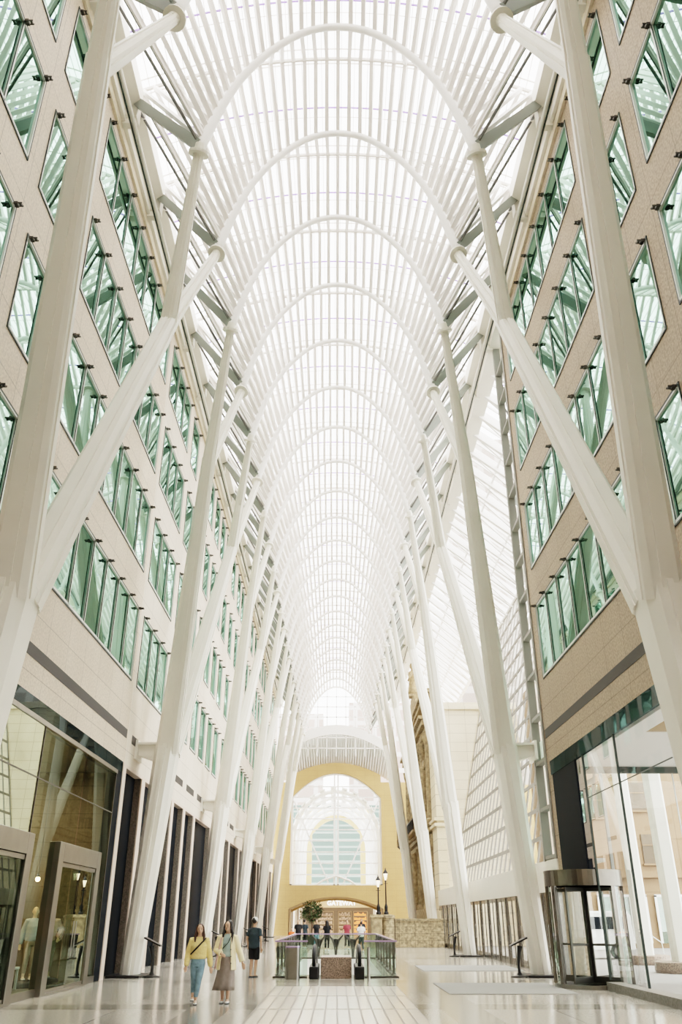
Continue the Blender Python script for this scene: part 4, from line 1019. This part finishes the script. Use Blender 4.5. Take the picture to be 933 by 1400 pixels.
def figure(name, label, cat, loc, h, rot=0.0, pose=None, fit=None, vox=0.010, group=None, face=True):
    P = dict(footL=(0.085, 0.0), footR=(-0.085, 0.0), handL=(0.27, -0.03, 0.80), handR=(-0.27, -0.03, 0.80),
             elbL=(0.245, 0.03, 1.08), elbR=(-0.245, 0.03, 1.08), kneeL=None, kneeR=None, liftL=0.0, liftR=0.0, head=0.0, curl=0.6)
    P.update(pose or {}); F = dict(skin='skin', top='navy', sleeve='short', hem=0.86, bottom='trousers', bmat='jeans', shoe='shoe', hair='hairblack', hairlen=0, loose=1.0)
    F.update(fit or {})
    root = thing(name, label, cat, loc, group)
    sc = h/1.66; Rz = Matrix.Rotation(rot, 3, 'Z'); L0 = Vector(loc)
    def T(p): return L0+Rz @ (Vector(p)*sc)
    def put(b, nm, mat, vx=None, par=root, sm=2):
        b.v = [T(v) for v in b.v]
        o = b.build(nm, mat, par, smooth=True)
        if vx:
            r = o.modifiers.new('remesh', 'REMESH'); r.mode = 'VOXEL'; r.voxel_size = vx; r.use_smooth_shade = True
            q = o.modifiers.new('smooth', 'SMOOTH'); q.factor = 0.5; q.iterations = sm
        return o
    def ell(cx, cy, z, rx, ry, n=20, fold=0, ph=0):
        return [(cx+rx*(1+fold*math.sin(7*t+ph))*math.cos(t), cy+ry*(1+fold*math.sin(7*t+ph))*math.sin(t), z) for t in [2*PI*k/n for k in range(n)]]
    legs = {}
    for sd, sx in (('L', 1), ('R', -1)):
        fx, fy = P['foot'+sd]; lift = P['lift'+sd]
        hip = Vector((sx*0.085, 0.0, 0.86)); ank = Vector((fx, fy+0.02, 0.085+lift))
        kn = Vector(P['knee'+sd]) if P['knee'+sd] else Vector(((hip.x+ank.x)/2, (hip.y+ank.y)/2-0.045, 0.47))
        legs[sd] = (hip, kn, ank)
    arms = {}
    for sd, sx in (('L', 1), ('R', -1)):
        arms[sd] = (Vector((sx*0.165, 0.0, 1.335)), Vector(P['elb'+sd]), Vector(P['hand'+sd]))
    # ---- body: one continuous surface
    b = MB()
    b.loft([ell(0, 0, 0.80, 0.13, 0.09), ell(0, 0, 0.88, 0.155, 0.105), ell(0, 0, 1.03, 0.12, 0.085), ell(0, 0, 1.2, 0.15, 0.10), ell(0, 0.005, 1.31, 0.165, 0.08), ell(0, 0.01, 1.36, 0.11, 0.06), ell(0, 0.01, 1.39, 0.055, 0.05), ell(0, 0.0, 1.47, 0.047, 0.05)])
    hr = Matrix.Rotation(P['head'], 3, 'Z')
    def H(p): q = hr @ Vector((p[0], p[1], 0)); return (q.x, q.y+0.0, p[2])
    b.ball(H((0, -0.005, 1.565)), (0.074, 0.092, 0.098), 16, 12); b.ball(H((0, -0.03, 1.505)), (0.056, 0.062, 0.062), 14, 10)
    b.ball(H((0, -0.052, 1.475)), (0.026, 0.024, 0.02)); b.bar(H((0, -0.09, 1.57)), H((0, -0.112, 1.53)), 0.016, 0.016, 0.026, 0.018)
    for sx in (-1, 1): b.ball(H((sx*0.076, 0.0, 1.545)), (0.012, 0.022, 0.032))
    for sd in 'LR':
        s_, e_, w_ = arms[sd]; sx = 1 if sd == 'L' else -1
        b.tube([s_-Vector((sx*0.04, 0, 0.0)), s_, (s_+e_)/2, e_, (e_+w_)/2, w_], [0.05, 0.052, 0.044, 0.037, 0.034, 0.025], 12)
        d = (w_-e_).normalized(); side = d.cross(Vector((0, -1, 0.2))).normalized()*sx; nrm = d.cross(side).normalized()
        pc = w_+d*0.045
        Rm = Matrix((side, nrm, d)).transposed()
        b.ball(pc, (0.038, 0.017, 0.05), 10, 8, R=Rm)
        cu = nrm*(-1 if (nrm.x*sx > 0) else 1)
        for k, (off, ln) in enumerate(((-0.028, 0.062), (-0.010, 0.075), (0.009, 0.07), (0.027, 0.055))):
            a0 = w_+d*0.075+side*off; a1 = a0+d*ln*0.5+cu*ln*0.12*P['curl']; a2 = a1+d*ln*0.3+cu*ln*0.35*P['curl']; a3 = a2+d*ln*0.12+cu*ln*0.3*P['curl']
            b.tube([a0-d*0.02, a0, a1, a2, a3], [0.010, 0.0095, 0.009, 0.0085, 0.007], 8)
        t0 = w_+d*0.025-side*0.03; b.tube([t0, t0-side*0.022+d*0.025, t0-side*0.024+d*0.055+cu*0.01], [0.012, 0.0105, 0.008], 8)
        hp, kn, an = legs[sd]
        b.tube([hp, (hp+kn)/2, kn, kn+(an-kn)*0.35, an, an-Vector((0, 0, 0.05))], [0.088, 0.072, 0.05, 0.052, 0.034, 0.036], 12)
        b.ball((an.x, an.y-0.05, an.z-0.045), (0.04, 0.115, 0.034), 12, 8)
    put(b, 'body', F['skin'], vox)
    # ---- shoes
    for sd in 'LR':
        an = legs[sd][2]
        b = MB(); z0 = an.z-0.085
        pr = [(-0.075, 0.030, 0.055), (-0.03, 0.036, 0.085), (0.02, 0.040, 0.075), (0.09, 0.045, 0.052), (0.15, 0.043, 0.04), (0.185, 0.025, 0.03)]
        if F['shoe'] == 'blackcloth': pr = [(y, w*0.95, zz*0.45) for y, w, zz in pr]
        b.loft([[(an.x+w*math.cos(t), an.y-y, z0+0.012+zz*max(0, math.sin(t))) for t in [2*PI*k/16 for k in range(16)]] for y, w, zz in pr])
        sh = put(b, 'shoe', F['shoe'])
        b = MB(); b.loft([[(an.x+w*1.06*math.cos(t), an.y-y, z0+(0.022 if math.sin(t) > 0 else 0.0)) for t in [2*PI*k/16 for k in range(16)]] for y, w, zz in pr]); put(b, 'sole', 'sole', par=sh)
    # ---- lower clothing
    if F['bottom'] in ('trousers', 'shorts'):
        b = MB(); b.loft([ell(0, 0, 0.77, 0.145, 0.105), ell(0, 0, 0.84, 0.172, 0.12), ell(0, 0, 0.92, 0.165, 0.113), ell(0, 0, 1.0, 0.14, 0.10)])
        for sd in 'LR':
            hp, kn, an = legs[sd]
            if F['bottom'] == 'trousers':
                b.tube([hp, (hp+kn)/2, kn+Vector((0, 0, .03)), kn, (kn+an)/2, an+Vector((0, 0, 0.07))], [0.095, 0.086, 0.068, 0.066, 0.060, 0.05], 16)
            else:
                b.tube([hp, (hp+kn)/2, kn+Vector((0, 0, 0.03))], [0.105, 0.108, 0.10], 16)
        put(b, F['bottom'], F['bmat'], vox)
    else:
        b = MB(); rings = []
        for k in range(9):
            u = k/8; z = 1.0-0.74*u
            rings.append(ell(-0.05*u*u, 0.02*u, z+0.0, 0.135+0.11*u**0.8, 0.10+0.09*u, 56, 0.01+0.06*u, u*1.6))
        rings2 = [[(x*0.94, y*0.94, z) for x, y, z in r] for r in reversed(rings)]
        b.loft(rings+rings2[:-1], cap=True); put(b, 'skirt', F['bmat'])
    # ---- top
    lo = F['loose']; hem = F['hem']
    if F['top']:
        b = MB()
        b.loft([ell(0, 0, hem, 0.15*lo, 0.112*lo), ell(0, 0, hem+0.04, 0.168*lo, 0.12*lo), ell(0, 0, 1.03, 0.16*lo, 0.112*lo), ell(0, -0.005, 1.2, 0.172*lo, 0.125*lo), ell(0, 0, 1.32, 0.18, 0.098), ell(0, 0.008, 1.375, 0.12, 0.075), ell(0, 0.008, 1.40, 0.07, 0.062)])
        for sd in 'LR':
            s_, e_, w_ = arms[sd]; sx = 1 if sd == 'L' else -1
            if F['sleeve'] == 'long': b.tube([s_-Vector((sx*0.05, 0, 0)), s_, (s_+e_)/2, e_, (e_*0.4+w_*0.6), w_-(w_-e_).normalized()*0.035, w_], [0.065, 0.068*lo, 0.064*lo, 0.062*lo, 0.062*lo, 0.052*lo, 0.034], 14)
            elif F['sleeve'] == 'short': b.tube([s_-Vector((sx*0.05, 0, 0)), s_, s_+(e_-s_)*0.75], [0.06, 0.066, 0.066], 14)
        put(b, 'top', F['top'], vox)
    # ---- hair
    if F['hair']:
        b = MB(); b.ball(H((0, 0.014, 1.585)), (0.084, 0.098, 0.093), 18, 12)
        if F['hairlen']:
            n = F['hairlen']
            rings = [(1.60, 0.086, 0.06, 0.045), (1.52, 0.094, 0.06, 0.045), (1.42, 0.10, 0.055, 0.045), (1.34, 0.11, 0.05, 0.045), (1.4-n, 0.07, 0.03, 0.05)]
            b.loft([[(rx*math.cos(t), cy+ry*math.sin(t), z) for t in [2*PI*k/18 for k in range(18)]] for z, rx, ry, cy in rings])
            for sx in (-1, 1):
                b.tube([H((sx*0.05, -0.055, 1.64)), H((sx*0.082, -0.06, 1.58)), H((sx*0.092, -0.06, 1.50)), (sx*0.105, -0.075, 1.40), (sx*0.10, -0.13, 1.42-n*0.9)], [0.016, 0.018, 0.022, 0.034, 0.016], 10)
        o = put(b, 'hair', F['hair'], max(0.008, vox*0.8))
        # cut the face opening by pushing the cap back
        o.location = o.location+(Rz @ (hr @ Vector((0, 0.032, 0.014))))*sc
    if F.get('cap'):
        b = MB(); b.ball(H((0, 0.012, 1.615)), (0.098, 0.122, 0.088), 18, 10)
        b.loft([[H((0.075*math.cos(t), -0.10-0.085*max(0, math.sin(t)), 1.60+dz)) for t in [PI*k/10 for k in range(11)]] for dz in (0, 0.012)])
        put(b, 'cap', 'cap')
    if face:
        b = MB()
        for sx in (-1, 1): b.ball(H((sx*0.030, -0.086, 1.562)), (0.013, 0.006, 0.006), 10, 6)
        put(b, 'eyes', 'hairblack')
        b = MB()
        for sx in (-1, 1): b.bar(H((sx*0.016, -0.094, 1.583)), H((sx*0.046, -0.083, 1.584)), 0.006, 0.006)
        put(b, 'eyebrows', 'hairbrown')
        b = MB(); b.ball(H((0, -0.091, 1.503)), (0.022, 0.008, 0.008), 12, 6); put(b, 'mouth', 'lip')
    return root, put, ell, arms, H

# woman in the yellow sweatshirt
r, put, ell, arms, H = figure('person', 'woman walking in a yellow sweatshirt and blue jeans with a black strap across her chest', 'person', (-3.22, 21.9, 0), 1.63, rot=0.12,
    pose=dict(footL=(-0.005, -0.10), footR=(-0.085, 0.24), liftR=0.05, kneeL=(0.045, -0.10, 0.47), kneeR=(-0.07, 0.02, 0.45), handL=(0.30, 0.02, 0.76), elbL=(0.25, 0.05, 1.05), handR=(-0.27, -0.06, 0.78), elbR=(-0.25, 0.06, 1.05)),
    fit=dict(top='yellow', sleeve='long', hem=0.93, loose=1.13, bottom='trousers', bmat='jeans', hair='hairbrown', hairlen=0.16))
b = MB(); pts = []
for k in range(21):
    t = k/20; a = PI*0.02+PI*0.96*t
    pts.append((0.155-0.34*t, -0.155*math.sin(a)**0.6-0.005, 1.37-0.34*t))
b.tube(pts, 0.017, 6); put(b, 'bag_strap', 'blackcloth')
# woman in the cream coat
r, put, ell, arms, H = figure('person', 'woman in an open cream coat, mint top and long taupe skirt, left arm out', 'person', (-2.58, 22.1, 0), 1.70, rot=-0.05,
    pose=dict(footL=(0.07, -0.02), footR=(-0.065, 0.05), handL=(0.37, 0.02, 0.80), elbL=(0.27, 0.03, 1.07), handR=(-0.09, -0.2, 0.99), elbR=(-0.25, -0.02, 1.06), head=-0.35),
    fit=dict(top='mint', sleeve=None, hem=0.93, loose=1.02, bottom='skirt', bmat='skirt', hair='hairblack', hairlen=0.28))
b = MB(); rings = []
for z, rx, ry, op in ((0.66, 0.235, 0.17, 0.62), (0.8, 0.22, 0.165, 0.60), (1.0, 0.205, 0.155, 0.55), (1.2, 0.20, 0.15, 0.5), (1.32, 0.195, 0.12, 0.45), (1.385, 0.12, 0.09, 0.5), (1.41, 0.085, 0.075, 0.6)):
    ring = []; n = 26
    for k in range(n+1):
        t = -PI/2+op+(2*PI-2*op)*k/n; ring.append((rx*math.cos(t), ry*math.sin(t)+0.01, z))
    for k in range(n, -1, -1):
        t = -PI/2+op+(2*PI-2*op)*k/n; ring.append(((rx-0.022)*math.cos(t), (ry-0.022)*math.sin(t)+0.01, z))
    rings.append(ring)
b.loft(rings)
for sd in 'LR':
    s_, e_, w_ = arms[sd]; sx = 1 if sd == 'L' else -1
    b.tube([s_-Vector((sx*0.03, 0, 0)), s_, (s_+e_)/2, e_, (e_*0.4+w_*0.6), w_-(w_-e_).normalized()*0.03], [0.06, 0.075, 0.074, 0.07, 0.068, 0.066], 14)
co_ = put(b, 'coat', 'coat', 0.011)
b = MB()
for z in (1.08, 0.94, 0.80):
    b = MB(); b.ball((0.115+(1.08-z)*0.06, -0.155, z), (0.012, 0.008, 0.012)); put(b, 'button', 'sole', par=co_)

b = MB(); b.loft([[(-0.10-0.03*i, -0.13, 1.33-0.16*i), (-0.135-0.03*i, -0.145, 1.33-0.16*i), (-0.135-0.03*i, -0.155, 1.33-0.16*i), (-0.10-0.03*i, -0.14, 1.33-0.16*i)] for i in range(5)]); put(b, 'lining', 'lining', par=co_)
b = MB(); b.tube([(0.10, -0.10, 1.36), (0.04, -0.14, 1.22), (-0.08, -0.145, 1.10)], 0.008, 6); put(b, 'bag_strap', 'blackcloth')
# man walking away
r, put, ell, arms, H = figure('person', 'man in a white cap, dark slate tee and black shorts seen from behind', 'person', (-2.78, 31.6, 0), 1.77, rot=PI-0.35,
    pose=dict(footL=(0.05, 0.05), footR=(-0.05, -0.05), handL=(0.26, -0.12, 0.86), handR=(-0.25, 0.0, 0.82)),
    fit=dict(top='navy', sleeve='short', hem=0.80, loose=1.12, bottom='shorts', bmat='blackcloth', hair='hairblack', shoe='blackcloth', cap=True), face=False)
# distant people behind the escalator well
G = 'people far down the hall'
crowd = [(-2.75, 57.5, 1.25, 0.2, 'redcloth', 'blackcloth', 'child in an orange red shirt, far left of the group beyond the railing'),
         (-2.45, 60, 1.72, 0.0, 'blackcloth', 'blackcloth', 'person in black beside the child in orange red'),
         (-2.1, 62, 1.70, 2.8, 'navy', 'blackcloth', 'person in dark blue just right of the person in black by the child'),
         (-1.32, 63, 1.70, 0.5, 'blackcloth', 'jeans', 'person in a black top and jeans near the potted tree'),
         (-0.55, 57, 1.66, 3.0, 'blackcloth', 'blackcloth', 'woman in a black dress behind the middle of the railing'),
         (0.72, 60, 1.68, 0.3, 'maroon', 'blackcloth', 'person in a maroon top behind the right half of the railing'),
         (1.5, 55, 1.60, 3.3, 'whitecloth', 'navy', 'person in a white shirt behind the right end of the railing'),
         (1.85, 66, 1.74, 0.1, 'navy', 'blackcloth', 'person in dark clothes near the two lamp posts')]
for (x, yy, h, ro, tm, bm_, lab) in crowd:
    figure('person', lab, 'person', (x, yy, 0), h, rot=ro, pose=dict(footL=(0.1, -0.08), footR=(-0.1, 0.08)), fit=dict(top=tm, sleeve='short', hem=0.82, loose=1.1, bmat=bm_, hair='hairblack', hairlen=0.1 if 'woman' in lab else 0), vox=0.022, group=G, face=False)
# mannequins in the left shop
G = 'shop mannequins'
for (x, yy, ro, tm, bm_, lab) in [(-8.8, 26.85, 0.5, 'bluecloth', 'khaki', 'mannequin in a pale blue shirt and khaki trousers inside the shop'),
                                  (-8.6, 27.85, 0.5, 'pinkcloth', 'khaki', 'mannequin in a pale pink shirt standing next to the blue shirted mannequin'),
                                  (-8.6, 20.6, 0.4, 'pinkcloth', 'jeans', 'mannequin in pink behind the nearest steel door frame')]:
    r, put, ell, arms, H = figure('mannequin', lab, 'mannequin', (x, yy, 0.19), 1.88, rot=ro, pose=dict(handL=(0.2, -0.12, 0.93), elbL=(0.29, 0.06, 1.12)),
        fit=dict(skin='manskin', top=tm, sleeve='long', hem=0.86, loose=1.05, bmat=bm_, hair=None, shoe='shoe'), vox=0.014, group=G, face=False)
    b = MB(); b.box(-0.3, 0.3, -0.3, 0.3, -0.17, -0.01); put(b, 'plinth', 'black')
# hanging clothes rack
cr = thing('clothes_rack', 'rack of hanging shirts behind the shop glass', 'rack', (-10.3, 24.6, 0))
b = MB(); b.tube([(-10.3, 22.9, 0), (-10.3, 22.9, 1.55), (-10.3, 26.4, 1.55), (-10.3, 26.4, 0)], 0.02, 8); b.build('frame', 'steelframe', cr)
for k in range(22):
    yy = 23.05+k*0.15; b = MB()
    b.loft([[(-10.3+dx*0.9, yy-0.025, z), (-10.3+dx, yy+0.025, z)] + [(-10.3-dx, yy+0.025, z), (-10.3-dx*0.9, yy-0.025, z)] for z, dx in ((0.75, 0.24), (1.2, 0.22), (1.42, 0.2), (1.5, 0.06))])
    b.build('shirt', ['jeans', 'bluecloth', 'navy', 'whitecloth', 'khaki', 'maroon'][random.randrange(6)], cr)
tb = thing('display_table', 'low white display table with folded clothes inside the shop', 'table', (-9.2, 25.4, 0))
b = MB(); b.box(-9.6, -8.8, 24.6, 26.2, 0.5, 0.56); b.build('table_top', 'white', tb, bevel=0.01)
for sx in (-9.55, -8.85):
    for sy in (24.65, 26.15):
        b = MB(); b.box(sx-0.03, sx+0.03, sy-0.03, sy+0.03, 0, 0.5); b.build('leg', 'white', tb)
for k in range(5):
    b = MB()
    for j in range(3): b.box(-9.4, -9.0, 24.7+k*0.3, 24.92+k*0.3, 0.56+j*0.05, 0.60+j*0.05)
    tag(b.build('folded_clothes', ['bluecloth', 'whitecloth', 'navy', 'khaki', 'pinkcloth'][k], bevel=0.008), ['pale blue', 'white', 'dark navy', 'khaki', 'pale pink'][k]+' folded clothes stacked on the low display table', 'clothes', 'folded clothes on the display table')


# ------------------------------------------------------------------ light, world, camera
w = bpy.data.worlds.new('sky'); SC.world = w; w.use_nodes = True
bg = w.node_tree.nodes['Background']; bg.inputs[0].default_value = (1.0, 0.972, 0.94, 1); bg.inputs[1].default_value = 3.2
def area(name, loc, size, power, color, rot=(0, 0, 0), sy=None):
    l = bpy.data.lights.new(name, 'AREA'); l.energy = power; l.color = color; l.size = size
    if sy: l.shape = 'RECTANGLE'; l.size_y = sy
    o = bpy.data.objects.new(name, l); COL.objects.link(o); o.location = loc; o.rotation_euler = rot
area('shop_light', (-10.5, 24, 6.1), 3, 260, (1, 0.72, 0.42), sy=8)
area('far_shop_light', (0, 119, 4.3), 8, 150, (1, 0.85, 0.7), sy=3)
area('far_shop_light', (0, 126, 4.3), 8, 220, (1, 0.8, 0.62), sy=3)
area('lobby_light', (12, 22, 6.2), 5, 300, (1, 0.95, 0.88), sy=8)
cam = bpy.data.cameras.new('camera'); co = bpy.data.objects.new('camera', cam); COL.objects.link(co); SC.camera = co
cam.sensor_fit = 'VERTICAL'; cam.sensor_height = 36; cam.lens = 1124.5/1400*36; cam.clip_end = 1000
pitch, yaw = 0.4595, 0.0055
co.location = (0, 0, 1.75); co.rotation_euler = (PI/2+pitch, 0, -yaw)
SC.view_settings.view_transform = 'Filmic'; SC.view_settings.look = 'High Contrast'; SC.view_settings.exposure = 1.15; SC.view_settings.gamma = 1.0
SC.cycles.max_bounces = 10; SC.cycles.diffuse_bounces = 6; SC.cycles.glossy_bounces = 5; SC.cycles.transparent_max_bounces = 16
